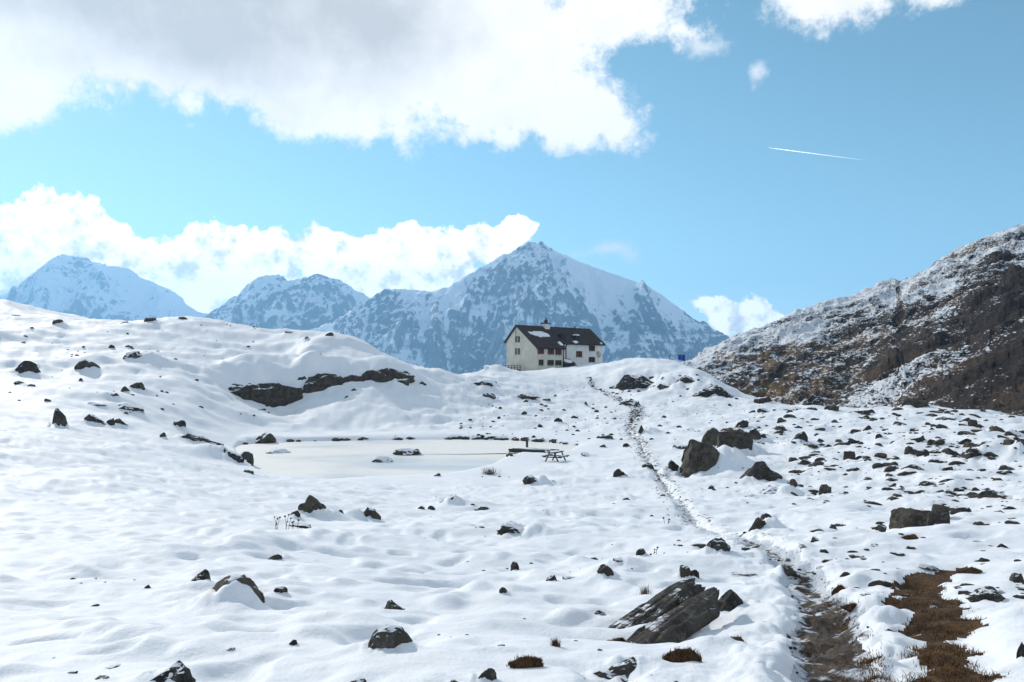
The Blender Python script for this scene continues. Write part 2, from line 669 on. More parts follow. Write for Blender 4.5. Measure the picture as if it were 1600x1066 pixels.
def tps(x, y):
    sh = np.shape(x)
    x = np.ravel(x).astype(np.float32) / SC
    y = np.ravel(y).astype(np.float32) / SC
    out = np.empty(len(x))
    n = len(TXY)
    w = TW.astype(np.float32)
    T = TXY.astype(np.float32)
    for i in range(0, len(x), 20000):
        a = x[i:i + 20000, None] - T[None, :, 0]
        b = y[i:i + 20000, None] - T[None, :, 1]
        d2 = a * a + b * b
        out[i:i + 20000] = (d2 * np.log(d2 + 1e-9)) @ w[:n] + w[n] + w[n + 1] * x[i:i + 20000] + w[n + 2] * y[i:i + 20000]
    return out.reshape(sh)


def seg_dist(x, y, poly, closed=False):
    """distance to a polyline and the arc fraction of the closest point"""
    best = np.full(np.shape(x), 1e9)
    frac = np.zeros(np.shape(x))
    n = len(poly)
    for i in range(n if closed else n - 1):
        a = poly[i]
        b = poly[(i + 1) % n]
        dx, dy = b[0] - a[0], b[1] - a[1]
        L = dx * dx + dy * dy + 1e-9
        t = np.clip(((x - a[0]) * dx + (y - a[1]) * dy) / L, 0, 1)
        d = np.hypot(x - a[0] - t * dx, y - a[1] - t * dy)
        s = d < best
        best = np.where(s, d, best)
        frac = np.where(s, (i + t) / n, frac)
    return best, frac


def inside(x, y, poly):
    c = np.zeros(np.shape(x), bool)
    n = len(poly)
    for i in range(n):
        a = poly[i]
        b = poly[(i + 1) % n]
        cond = ((a[1] > y) != (b[1] > y)) & (x < (b[0] - a[0]) * (y - a[1]) / (b[1] - a[1] + 1e-12) + a[0])
        c ^= cond
    return c


LP = [(v.x, v.y) for v in LAKE]


def lake_sd(x, y):
    d, _ = seg_dist(x, y, LP, True)
    return np.where(inside(x, y, LP), -d, d)


def with_lake(x, y, z):
    near = (np.abs(np.asarray(x) + 8) < 60) & (np.asarray(y) > 35) & (np.asarray(y) < 105)
    sd = np.full(np.shape(x), 50.0)
    if np.any(near):
        sd[near] = lake_sd(np.asarray(x)[near], np.asarray(y)[near])
    bank = LAKE_Z + np.where(sd > 0, 0.10 + 0.55 * (1 - np.exp(-np.maximum(sd, 0) / 1.2)) * sstep(66, 76, np.asarray(y)) + 0.02 * np.maximum(sd, 0), -0.25)
    z2 = np.where(sd > 0, np.maximum(z, bank), np.minimum(z, LAKE_Z - 0.25))
    k = sstep(0.0, 9.0, sd)
    zz = np.where(sd > 0, bank + (np.maximum(z, bank) - bank) * np.where(z > bank, 1.0, k), z2)
    low = np.where((sd > 0) & (z < bank), bank + (z - bank) * k, zz)
    return np.where(sd > 30, z, low)


def macro(x, y):
    return with_lake(x, y, tps(x, y))


def ray_hits(pix):
    """vectorised: photo points -> points on the terrain"""
    r = np.exp(np.linspace(np.log(2.0), np.log(230.0), 900))
    out = []
    for (px, py) in pix:
        d = px_dir(px, py)
        t = r / math.hypot(d.x, d.y)
        x, y, z = d.x * t, d.y * t, d.z * t
        h = macro(x, y)
        k = np.nonzero(z < h)[0]
        if len(k) == 0:
            j = int(np.argmin(np.where(r > 30, z - h, 1e9)))
        else:
            j = int(k[0])
        if j > 0 and len(k):
            g0, g1 = z[j - 1] - h[j - 1], z[j] - h[j]
            f = g0 / (g0 - g1 + 1e-9)
            out.append((x[j - 1] + f * (x[j] - x[j - 1]), y[j - 1] + f * (y[j] - y[j - 1])))
        else:
            out.append((x[j], y[j]))
    return out


# ---- path lines
PATH_PX = [(1345, 1250), (1325, 1120), (1312, 1066), (1302, 1010), (1290, 960), (1276, 920), (1245, 886), (1205, 866), (1160, 845), (1118, 823), (1078, 800),
           (1052, 778), (1034, 750), (1020, 730), (1006, 712), (1000, 692), (984, 680), (990, 655), (998, 640), (975, 628), (945, 612),
           (925, 598), (918, 588)]
PATH = ray_hits(PATH_PX)
STRIP_PX = [(1520, 1250), (1492, 1120), (1482, 1066), (1474, 1010), (1462, 970), (1446, 938), (1432, 915), (1436, 898), (1462, 887), (1484, 881)]
STRIP = ray_hits(STRIP_PX)
SIDE_PX = [(1000, 641), (1030, 634), (1048, 628)]
SIDE = ray_hits(SIDE_PX)

ROCK_POS = []
MOUNDS = []        # x, y, rx, ry, h, power


def mounds_z(x, y, lst):
    z = np.zeros(np.shape(x))
    for (mx, my, rx, ry, h, pw) in lst:
        a = (np.abs(x - mx) < 2.6 * rx) & (np.abs(y - my) < 2.6 * ry)
        if not np.any(a):
            continue
        q = ((x[a] - mx) / rx) ** 2 + ((y[a] - my) / ry) ** 2
        z[a] += h * np.exp(-q ** pw)
    return z


def detail(x, y):
    r = np.hypot(x, y)
    nl = sstep(0.5, -6, x + 2) * sstep(40, 8, y)           # smooth slope at the near left
    rough = 1 - 0.45 * nl
    z = 0.25 * fbm(x / 5.0, y / 4.0, 2, 1) * rough * sstep(1.5, 12, r)
    z += 0.34 * fbm(x / 15.0, y / 11.0, 3, 9) * sstep(70, 100, r) * sstep(215, 190, r)
    n = pn(x / 1.9 + 0.3 * pn(x, y, 30), y / 1.3, 2)
    z += 0.070 * (np.maximum(n, -0.15) + 0.5 * pn(x / 0.9, y / 0.7, 4)) * (0.75 + 0.5 * sstep(0, 25, r)) * rough
    # little hollows and humps
    h = pn(x / 0.75, y / 0.62, 12)
    z += 0.065 * sstep(0.28, 0.75, h) * (1 - sstep(45, 80, r)) - 0.085 * sstep(0.30, 0.7, -h) * (1 - sstep(45, 80, r)) * rough
    z += 0.022 * pn(x / 0.42, y / 0.30, 5) * (1 - sstep(18, 45, r))
    z += 0.009 * pn(x / 0.21, y / 0.19, 6) * (1 - sstep(10, 28, r))
    lh = sstep(6, -6, x) * sstep(78, 90, y) * sstep(150, 128, y)
    z += lh * (0.34 * (ridged(x / 11.0, y / 6.0, 3, 23) - 1.0) + 0.08 * fbm(x / 2.5, y / 2.0, 3, 25))
    # knobbly ground beyond the lake and in the boulder field
    kb = sstep(74, 86, y) * sstep(-25, -5, x) * sstep(150, 120, y) + sstep(8, 20, x) * sstep(22, 40, y)
    z += np.clip(kb, 0, 1) * (0.20 * fbm(x / 2.6, y / 2.2, 3, 17) + 0.10 * np.abs(pn(x / 0.9, y / 0.9, 19)))
    return z


def path_fields(x, y):
    dp, fp = seg_dist(x, y, PATH)
    ds_, _ = seg_dist(x, y, STRIP)
    dd, _ = seg_dist(x, y, SIDE)
    return dp, ds_, dd


def full_height(x, y, extra=True):
    x = np.asarray(x, float)
    y = np.asarray(y, float)
    sd = np.full(x.shape, 50.0)
    near = (np.abs(x + 8) < 60) & (y > 35) & (y < 105)
    if np.any(near):
        sd[near] = lake_sd(x[near], y[near])
    z = tps(x, y) + detail(x, y) * sstep(0.0, 5.0, np.where(sd > 0, sd, 0))
    z = with_lake(x, y, z)
    if extra:
        z = z + mounds_z(x, y, MOUNDS)
    for (gx, gy, cx, cyy, Wd, Ht, dep, rz_) in (ROCK_POS if extra else []):
        a = (np.abs(x - cx) < 1.5 * Wd) & (np.abs(y - cyy) < 1.5 * Wd)
        if np.any(a):
            xa, ya = x[a], y[a]
            q = ((xa - cx) / (Wd * .75)) ** 2 + ((ya - cyy) / (max(dep, Wd * .5) * .9)) ** 2
            z[a] += Ht * np.exp(-q * q) * (0.20 * pn(xa / (.30 * Wd), ya / (.30 * Wd), 50) + 0.10 * pn(xa / (.13 * Wd), ya / (.13 * Wd), 51))
    r = np.hypot(x, y)
    dp, ds_, dd = path_fields(x, y)
    wob = 0.10 * pn(x / 0.5, y / 0.5, 40) + 0.06 * pn(x / 0.17, y / 0.17, 41)
    tro = sstep(1.3, 0.3, dp) * (1 - sstep(16, 30, r))
    z += tro * (0.055 * pn(x / 0.30, y / 0.30, 44) + 0.030 * np.abs(pn(x / 0.13, y / 0.13, 45)))
    z -= 0.13 * sstep(0.42, 0.12, dp + wob) * (1 - 0.4 * sstep(30, 80, r)) + 0.05 * sstep(0.40, 0.15, dd)
    z -= 0.06 * sstep(0.42, 0.18, ds_ + wob)
    return z, dp, ds_, dd, wob, sd


# ------------------------------------------------------------------ rock catalogue (photo px of the foot, width, height, shape, snow, label)
B, K, L_, S_ = 'boulder', 'rock', 'rock_ledge', 'rock_slab'
ROCKS = [
    # near field, centre
    (K, 817, 838, 75, 22, 'v', .5, 'dark rock with a thick snow cap, alone in the snowfield below the lake', (20, 0, 26, .7)),
    (K, 805, 882, 13, 19, 'u', .1, 'small upright pointed stone standing alone beside a snow hollow', None),
    (B, 944, 914, 28, 24, 'r', .1, 'round dark boulder with a snow ridge running from its side', None),
    (K, 967, 898, 26, 13, 'f', .5, 'flat stone under snow touching the round dark boulder', (18, 0, 26, .9)),
    (K, 1002, 889, 15, 14, 'r', .2, 'small round stone beside dead flower stalks in the snow', None),
    (K, 1070, 906, 16, 22, 'u', .1, 'pointed stone joined to a lower one above the grey slabs', None),
    (K, 1086, 904, 15, 15, 'b', .2, 'lower blunt stone leaning on the pointed one above the grey slabs', None),
    (K, 1119, 882, 40, 26, 'w', .2, 'long stone rising diagonally out of the snow beside the trodden path', None),
    (K, 1163, 896, 36, 6, 'f', .3, 'thin flat stone lying flush with snow next to the path', None),
    (S_, 990, 1000, 200, 52, 'S1', -.05, 'long grey bedrock slab rising out of the snow towards a boulder', None),
    (S_, 1030, 1006, 215, 44, 'S2', -.1, 'lower grey bedrock slab below a strip of snow', None),
    (K, 1057, 962, 34, 42, 'w', .2, 'knob of rock standing at the upper end of the grey slab', None),
    (B, 1142, 954, 70, 44, 't', -.1, 'angular grey boulder sitting at the upper end of the long slabs', None),
    (S_, 968, 1040, 92, 42, 'w', .3, 'cracked layered rock block below the long grey slabs', None),
    (K, 960, 1066, 48, 16, 'v', .2, 'low dark stone at the bottom edge below the cracked block', None),
    (K, 930, 960, 38, 16, 'w', .3, 'small dark stone just above the tip of the long slab', None),
    (K, 1040, 920, 24, 6, 'f', .2, 'thin stone edge showing behind the grass sprig', None),
    (K, 786, 933, 12, 11, 'r', .1, 'small black stone beside a smooth snow hump', None),
    (K, 757, 1061, 36, 25, 'w', .1, 'dark stepped stone next to the tawny grass bank', None),
    (K, 708, 1068, 20, 12, 't', .1, 'small pointed stone cut by the bottom edge', None),
    (K, 861, 910, 18, 12, 'w', .2, 'small wedge stone between snow humps beyond the tawny grass', None),
    (K, 889, 908, 24, 6, 'f', .3, 'flat stone chip beside the small wedge stone', None),
    (K, 999, 861, 12, 8, 'b', .2, 'little stone peeping out near dead flower stalks', None),
    (K, 1089, 861, 26, 8, 'f', .2, 'flat dark chip close to the trodden path', None),
    (K, 1094, 827, 20, 7, 'f', .2, 'flat stone on the edge of the narrow footpath', None),
    (K, 1167, 870, 18, 7, 'f', .1, 'flat dark stone where the path widens', None),
    # near field, other side
    (B, 492, 808, 46, 36, 'v', .1, 'split upright boulder behind dead flower stalks', None),
    (K, 460, 812, 24, 14, 'w', .2, 'low stone arm beside the split upright boulder', None),
    (K, 466, 822, 40, 8, 'w', .2, 'thin stone splinter lying below the split boulder', None),
    (K, 531, 807, 13, 14, 'r', .1, 'small round stone between split boulder and jagged stone', None),
    (K, 578, 806, 36, 23, 'w', .2, 'jagged stone at the end of a snow ridge', (-22, 0, 26, .6)),
    (K, 658, 797, 10, 7, 'b', .2, 'small stone in line beyond the jagged stone', None),
    (K, 674, 797, 11, 8, 'r', .5, 'second small snow-topped stone in the same line', None),
    (K, 700, 792, 26, 16, 'w', .6, 'arched stone with snow behind, end of the stone line', (8, 0, 18, .7)),
    (K, 428, 876, 22, 11, 'w', .2, 'small tilted stone beside a snow cone', (12, 4, 16, .8)),
    (K, 316, 922, 30, 19, 'w', .1, 'triangular tilted stone above the snow-capped arch rock', None),
    (B, 362, 950, 120, 58, 'b', .15, 'broad arch rock nearly hidden under a thick snow cap', (10, -1, 56, .62)),
    (K, 437, 934, 22, 12, 'b', .2, 'small dark stone beside the arch rock', None),
    (K, 618, 952, 38, 22, 't', .1, 'dark pyramid-shaped stone alone in deep snow', None),
    (B, 611, 1019, 68, 42, 'r', .25, 'rounded boulder sunk in a snow hollow', None),
    (K, 458, 1012, 16, 10, 'b', .1, 'small stone poking from a snow hump beyond the sunken boulder', None),
    (K, 356, 1018, 20, 6, 'w', .2, 'thin stone edge above the dark split rock', None),
    (B, 262, 1072, 78, 38, 'w', .15, 'dark split rock at the bottom edge in deep snow', None),
    (K, 558, 1072, 38, 20, 'b', .1, 'blunt dark rock cut off by the bottom edge', None),
    (K, 503, 960, 18, 5, 'w', .2, 'thin flat stone splinter on open snow', None),
    (K, 342, 980, 19, 5, 'w', .2, 'thin stone edge below the arch rock', None),
    (K, 114, 1054, 13, 5, 'f', .1, 'tiny dark stone on the smooth snow slope', None),
    (K, 176, 1044, 24, 5, 'w', .2, 'flat narrow stone on the lower snow slope', None),
    (K, 156, 1066, 24, 8, 'b', .1, 'low stone at the bottom edge of the snow slope', None),
    # west bank of the lake and hill beyond
    (B, 42, 583, 36, 25, 'b', .3, 'blocky boulder on the snowy hill above the lake', None),
    (B, 137, 581, 34, 18, 'v', .4, 'snow-roofed dark rock with a pointed tip on the hillside', None),
    (B, 214, 564, 40, 17, 'v', .4, 'long dark rock with a snow roof high on the hill', None),
    (K, 175, 546, 11, 6, 'b', .1, 'small stone uphill of the snow-roofed rocks', None),
    (K, 201, 541, 17, 8, 'v', .1, 'dark oblong stone uphill of the snow-roofed rocks', None),
    (K, 92, 508, 17, 8, 'b', .1, 'stone on the hilltop skyline under the pale mountain', None),
    (K, 30, 494, 26, 4, 'f', .2, 'thin flat ledge on the hilltop skyline', None),
    (K, 194, 507, 12, 5, 'b', .1, 'small stone on the skyline beside a squarish one', None),
    (B, 234, 507, 18, 9, 'u', .1, 'squarish stone standing on the hilltop skyline', None),
    (K, 285, 500, 14, 5, 'b', .2, 'low stone on the skyline before the glacier', None),
    (K, 29, 603, 20, 8, 'b', .2, 'low broken stone below the blocky boulder', None),
    (K, 48, 604, 11, 5, 'f', .2, 'flat chip beside the low broken stone', None),
    (K, 73, 631, 12, 6, 'b', .2, 'small stone at the foot of the hillside', None),
    (K, 126, 596, 8, 8, 'b', .1, 'small dark stone on the bare middle of the hillside', None),
    (B, 211, 607, 28, 13, 'w', .2, 'dark wedge rock halfway down the hill', None),
    (K, 195, 610, 14, 11, 'b', .2, 'dark stone tucked under the wedge rock', None),
    (K, 176, 623, 22, 9, 'w', .3, 'low dark stone below the wedge rock', None),
    (K, 150, 635, 32, 7, 'v', .5, 'low snow-roofed rock above the rock steps', None),
    (B, 198, 645, 58, 14, 'v', .5, 'long low rock roofed with snow above the lake', None),
    (B, 93, 672, 26, 34, 'v', .2, 'tall dark rock step in the snow bank', None),
    (B, 148, 662, 32, 18, 'v', .3, 'dark rock step under a snow shelf', None),
    (K, 173, 662, 11, 15, 'u', .2, 'narrow upright stone between two rock steps', None),
    (K, 186, 661, 24, 12, 'v', .3, 'sloping dark stone below the narrow upright one', None),
    (K, 280, 669, 19, 14, 'u', .2, 'block of rock on the bank above the frozen lake', None),
    (K, 256, 690, 11, 11, 'b', .2, 'small stone in the snow above the lake boulders', None),
    (B, 311, 698, 66, 24, 'v', .3, 'big dark boulder with a sloping top beside the frozen lake', None),
    (B, 362, 724, 46, 25, 'b', .45, 'snow-backed boulder on the shore of the lake', (-26, 1, 44, .75)),
    (K, 384, 722, 22, 18, 'r', .4, 'rounded snowy stone at the corner of the frozen lake', None),
    (K, 388, 739, 15, 8, 'b', .4, 'small stone at the shoreline corner', None),
    (B, 411, 697, 40, 19, 'w', .3, 'wedge boulder standing at the far corner of the ice', None),
    # cliff band
    (L_, 408, 627, 124, 31, 'C', .2, 'longest dark rock ledge under the snow overhang', None),
    (L_, 473, 606, 24, 16, 'C', .2, 'short dark ledge joining two longer ones', None),
    (L_, 509, 608, 60, 24, 'C', .2, 'humped dark rock ledge in the middle of the band', None),
    (L_, 552, 598, 32, 10, 'C', .2, 'thin dark ledge between humped and upper ledge', None),
    (L_, 605, 595, 76, 19, 'C', .2, 'upper dark rock ledge at the end of the band', None),
    (K, 629, 600, 22, 9, 'u', .4, 'block fallen at the end of the upper ledge', None),
    (K, 660, 603, 12, 7, 'b', .3, 'small stone downhill from the fallen block', None),
    (L_, 450, 574, 26, 8, 'v', .3, 'small dark ledge above the long cliff band', None),
    (L_, 485, 559, 40, 7, 'w', .3, 'thin slanting ledge near the hilltop', None),
    (K, 503, 556, 10, 7, 't', .2, 'small peaked stone at the end of the slanting ledge', None),
    (L_, 375, 590, 58, 6, 'w', .4, 'thin slanting seam of rock above the longest ledge', None),
    (L_, 365, 562, 34, 8, 'w', .3, 'broken line of dark rock near the hilltop', None),
    (K, 515, 525, 12, 8, 'b', .1, 'stone on the hilltop edge before the blue mountain', None),
    (K, 458, 524, 30, 4, 'f', .2, 'flat stone line on the hilltop edge', None),
    (K, 478, 536, 18, 7, 'w', .5, 'snowy stone just below the hilltop edge', None),
    (K, 553, 616, 12, 5, 'b', .2, 'dark stone below the thin ledge', None),
    (K, 542, 627, 11, 6, 'b', .2, 'lower dark stone on the slope under the cliff band', None),
    # in and around the lake
    (K, 438, 717, 44, 8, 'v', .5, 'long low stone frozen into the lake ice', None),
    (K, 636, 723, 50, 12, 'f', .6, 'broad flat stone with snow frozen into the lake', None),
    (K, 597, 735, 30, 11, 'r', .7, 'small rounded snow-topped stone in the lake ice', None),
    (K, 682, 745, 12, 6, 'b', .4, 'stone at the end of the snowy near shore', None),
    (B, 834, 758, 34, 20, 't', .3, 'pointed boulder half white with snow near the picnic table', (10, 0, 16, .8)),
    (K, 865, 757, 18, 9, 't', .4, 'small peaked stone next to the half white boulder', None),
    (K, 915, 714, 24, 9, 'b', .4, 'low stone in the snow beyond the picnic table', None),
    (K, 797, 713, 12, 6, 'b', .3, 'small stone at the end of the timber jetty', None),
    (B, 966, 747, 28, 17, 't', .2, 'rugged dark stone between picnic table and footpath', None),
    (K, 1013, 735, 18, 8, 'f', .2, 'flat dark stone on the footpath bend', None),
    (K, 752, 797, 28, 13, 'b', .2, 'dark stone with small snow tail below the lake', (12, 0, 16, .6)),
    (K, 980, 784, 13, 9, 'u', .1, 'small square stone alone on the flat snow', None),
    (K, 950, 687, 24, 8, 'f', .2, 'flat stone on the slope beside the footpath', None),
    (K, 1003, 682, 16, 21, 'v', .2, 'leaning tall stone beside the footpath', (14, 0, 22, .6)),
    (K, 943, 700, 12, 6, 'b', .3, 'small stone below the flat one by the path', None),
    (K, 978, 701, 12, 8, 'b', .2, 'small dark stone where the footpath bends', None),
    # slope under the hut
    (L_, 815, 622, 42, 9, 't', .3, 'dark rock hump on the slope below the hut', None),
    (K, 763, 626, 22, 9, 'v', .2, 'dark slanting stone uphill beside the rock hump', None),
    (K, 853, 628, 14, 6, 'f', .2, 'small flat stone beside the rock hump, on the hut side', None),
    (K, 897, 653, 12, 6, 'f', .2, 'flat stone halfway up the slope to the hut', None),
    (K, 873, 661, 13, 8, 'b', .2, 'stone just below the halfway flat stone', None),
    (K, 915, 633, 7, 7, 'b', .1, 'small round stone on the slope to the hut', None),
    (K, 921, 597, 7, 6, 'b', .1, 'stone beside the footpath just under the hut', None),
    (L_, 752, 604, 32, 7, 'v', .4, 'low dark ledge beyond the lake, on the way to the hut', None),
    (L_, 769, 580, 36, 7, 'v', .6, 'snow-covered rock hump beside the hut railing', (6, 0, 24, .8)),
    (L_, 998, 608, 54, 27, 'v', .2, 'large dark outcrop on the knoll beside the hut', None),
    (L_, 1028, 596, 22, 8, 'v', .2, 'small outcrop on top of the knoll', None),
    (K, 1022, 608, 14, 6, 'u', .2, 'small block at the foot of the large outcrop', None),
    (L_, 1043, 610, 27, 9, 'v', .2, 'low dark outcrop between two larger ones', None),
    (L_, 1080, 609, 56, 30, 'V', .2, 'upper part of the slanting outcrop on the knoll end', None),
    (L_, 1112, 621, 56, 28, 'V', .2, 'lower part of the slanting outcrop on the knoll end', None),
    (K, 982, 637, 36, 12, 'b', .4, 'dark stone with snow saddle where the path forks', None),
    (K, 1192, 634, 30, 13, 'b', .1, 'dark boulder at the rim before the brown hillside', None),
    (K, 1193, 646, 26, 9, 'b', .4, 'snow-streaked stone under the rim boulder', None),
    (K, 1176, 644, 10, 9, 'r', .1, 'small round stone next to the snow-streaked one', None),
    # the big boulder group
    (B, 1156, 669, 25, 16, 'w', .3, 'notched stone standing behind the great boulders', None),
    (B, 1122, 702, 48, 36, 'b', -.1, 'dark broken rock behind the great arched boulder', None),
    (B, 1149, 708, 56, 42, 'u', .0, 'square-faced great boulder with a flat top', None),
    (B, 1178, 691, 22, 23, 'r', .2, 'round-backed stone against the square-faced boulder', None),
    (B, 1102, 739, 100, 60, 'A', -.1, 'great arched boulder with a snow drift over its front', (30, -1, 36, .50)),
    (B, 1053, 735, 24, 24, 't', .1, 'peaked stone leaning on the great arched boulder', None),
    (B, 1188, 754, 62, 35, 't', .05, 'triangular dark boulder next to the great arched one', None),
    (K, 1235, 762, 20, 18, 'w', .3, 'upright stone behind a snow-capped slab', None),
    (S_, 1213, 774, 42, 15, 'v', .4, 'snow-capped slab below the triangular boulder', (20, 0, 26, .9)),
    (K, 1064, 703, 34, 9, 'b', .3, 'low dark stone beside the great boulders', None),
    (K, 1111, 768, 11, 8, 'b', .1, 'small stone with a snow tail below the great boulder', None),
    (K, 1176, 777, 22, 6, 'v', .3, 'flat stone near the snow-capped slab', None),
    # eastern boulder field
    (B, 1428, 642, 48, 22, 'b', .0, 'large dark rounded boulder on the rim under the brown hillside', None),
    (B, 1348, 650, 44, 13, 'b', .1, 'long low boulder on the rim of the field', None),
    (K, 1352, 656, 20, 11, 't', .1, 'pointed stone in front of the long rim boulder', None),
    (K, 1298, 643, 20, 9, 'b', .1, 'rounded stone on the rim near the path end', None),
    (K, 1480, 659, 26, 7, 'f', .2, 'flat slab of stone near the snowy rim', None),
    (K, 1405, 668, 20, 8, 'b', .1, 'dark stone below the large rounded boulder', None),
    (K, 1521, 670, 14, 13, 'u', .2, 'block-shaped stone on the snowy rim', None),
    (B, 1556, 676, 26, 12, 'v', .4, 'snowy dark rock near the picture edge on the rim', None),
    (B, 1584, 684, 26, 14, 'b', .5, 'snow-wreathed boulder at the edge of the field', None),
    (B, 1596, 716, 26, 26, 'b', .1, 'olive-grey boulder cut by the picture edge', None),
    (B, 1432, 696, 34, 16, 'b', .3, 'stout boulder with a snowy top mid field', None),
    (K, 1375, 689, 14, 11, 'v', .1, 'dark leaning stone below a snow ridge', None),
    (K, 1355, 674, 13, 11, 'w', .1, 'thin stone leaning uphill in the field', None),
    (B, 1251, 698, 26, 18, 'b', .1, 'knobbly dark boulder at the near end of the field', None),
    (K, 1268, 702, 22, 8, 'f', .1, 'low stone trailing from the knobbly boulder', None),
    (B, 1326, 717, 18, 18, 'u', .1, 'upright olive stone in the boulder field', None),
    (B, 1425, 710, 24, 17, 'v', .2, 'tilted boulder in front of the stout one', None),
    (B, 1442, 718, 18, 14, 'b', .1, 'squat stone beside the tilted boulder', None),
    (B, 1490, 720, 28, 16, 't', .1, 'peaked stone beside a smooth snow dome', None),
    (B, 1516, 721, 30, 24, 'w', .3, 'curved dark rock edging a big snow dome', (34, 1, 36, .9)),
    (S_, 1429, 741, 36, 10, 'v', .1, 'long flat stone bar among loose stones', None),
    (K, 1335, 741, 21, 9, 'b', .1, 'smooth oval stone alone on the snow', None),
    (K, 1396, 739, 13, 8, 'b', .1, 'stone next to the long flat bar', None),
    (S_, 1562, 783, 60, 16, 'v', .2, 'long flat block with a snowy back at the field edge', None),
    (K, 1489, 778, 30, 11, 'v', .2, 'slanting dark stone uphill of the square block', None),
    (K, 1398, 786, 22, 11, 'r', .1, 'light grey round stone behind the square block', None),
    (K, 1290, 774, 18, 17, 'u', .05, 'small cube-shaped stone alone on the snow beyond the cairn-like stone', None),
    (B, 1424, 831, 62, 48, 'U', -.25, 'large square fractured block of rock in the snow', None),
    (B, 1471, 813, 28, 28, 'U', -.2, 'block split off beside the large square one', None),
    (K, 1500, 801, 36, 13, 'f', .1, 'flat stone leading away from the split block', None),
    (B, 1466, 842, 30, 28, 'U', -.2, 'cube of rock at the foot of the square block', None),
    (S_, 1584, 815, 40, 12, 'f', .1, 'flat olive slab at the picture edge', None),
    (K, 1541, 823, 32, 7, 'f', .2, 'thin dark stone below the olive slab', None),
    (K, 1562, 799, 22, 9, 'b', .1, 'brownish stone above the olive slab', None),
    (K, 1302, 830, 12, 17, 'u', .1, 'little cairn-like stone standing on the snow', None),
    (K, 1315, 817, 18, 5, 'f', .1, 'flat chip lying behind the cairn-like stone', None),
    (K, 1197, 812, 18, 15, 'r', .1, 'knob perched on a leaning stone by the path', None),
    (K, 1187, 835, 30, 24, 'w', .1, 'leaning stone with a snow cushion by the path', (20, 1, 22, .9)),
    (B, 1233, 893, 36, 23, 't', .05, 'dark pointed boulder standing in the trodden path', None),
    (K, 1371, 850, 24, 15, 'w', .1, 'diagonal dark stone between path and square block', None),
    (K, 1275, 930, 26, 14, 'b', .0, 'wet black stone lying in the muddy track', None),
    (B, 1546, 948, 58, 26, 'w', .15, 'long grey rock bedded in snow beside the grass strip', None),
    (K, 1590, 915, 24, 18, 'w', .1, 'brown-edged stone at the picture edge above the long rock', None),
    (K, 1600, 1036, 18, 28, 'b', .1, 'dark boulder tip cut by the lower picture edge', None),
    (K, 1340, 872, 24, 6, 'f', .1, 'flat chip between path and grass strip', None),
    (K, 1278, 862, 20, 10, 't', .2, 'small pyramid stone beside the path, uphill', None),
    (K, 1363, 866, 20, 7, 'w', .1, 'thin dark stone above the grass strip', None),
    (K, 1405, 874, 26, 6, 'f', .2, 'smooth flat stone at the top of the grass strip', None),
    (K, 1567, 860, 16, 9, 't', .1, 'small peaked stone on the bright slope below the olive slab', None),
    (K, 1531, 834, 22, 9, 't', .1, 'dark fin of stone below the thin stone', None),
    (K, 1352, 938, 18, 5, 'f', .2, 'flat grey stone set in snow between the two tracks', None),
    (K, 1382, 936, 20, 5, 'f', .2, 'flat stone beside the grass strip', None),
    (K, 1364, 945, 22, 5, 'f', .2, 'lower one of the flat stones between the two tracks', None),
]
print('rocks', len(ROCKS))
hits = ray_hits([(r[1], r[2]) for r in ROCKS])
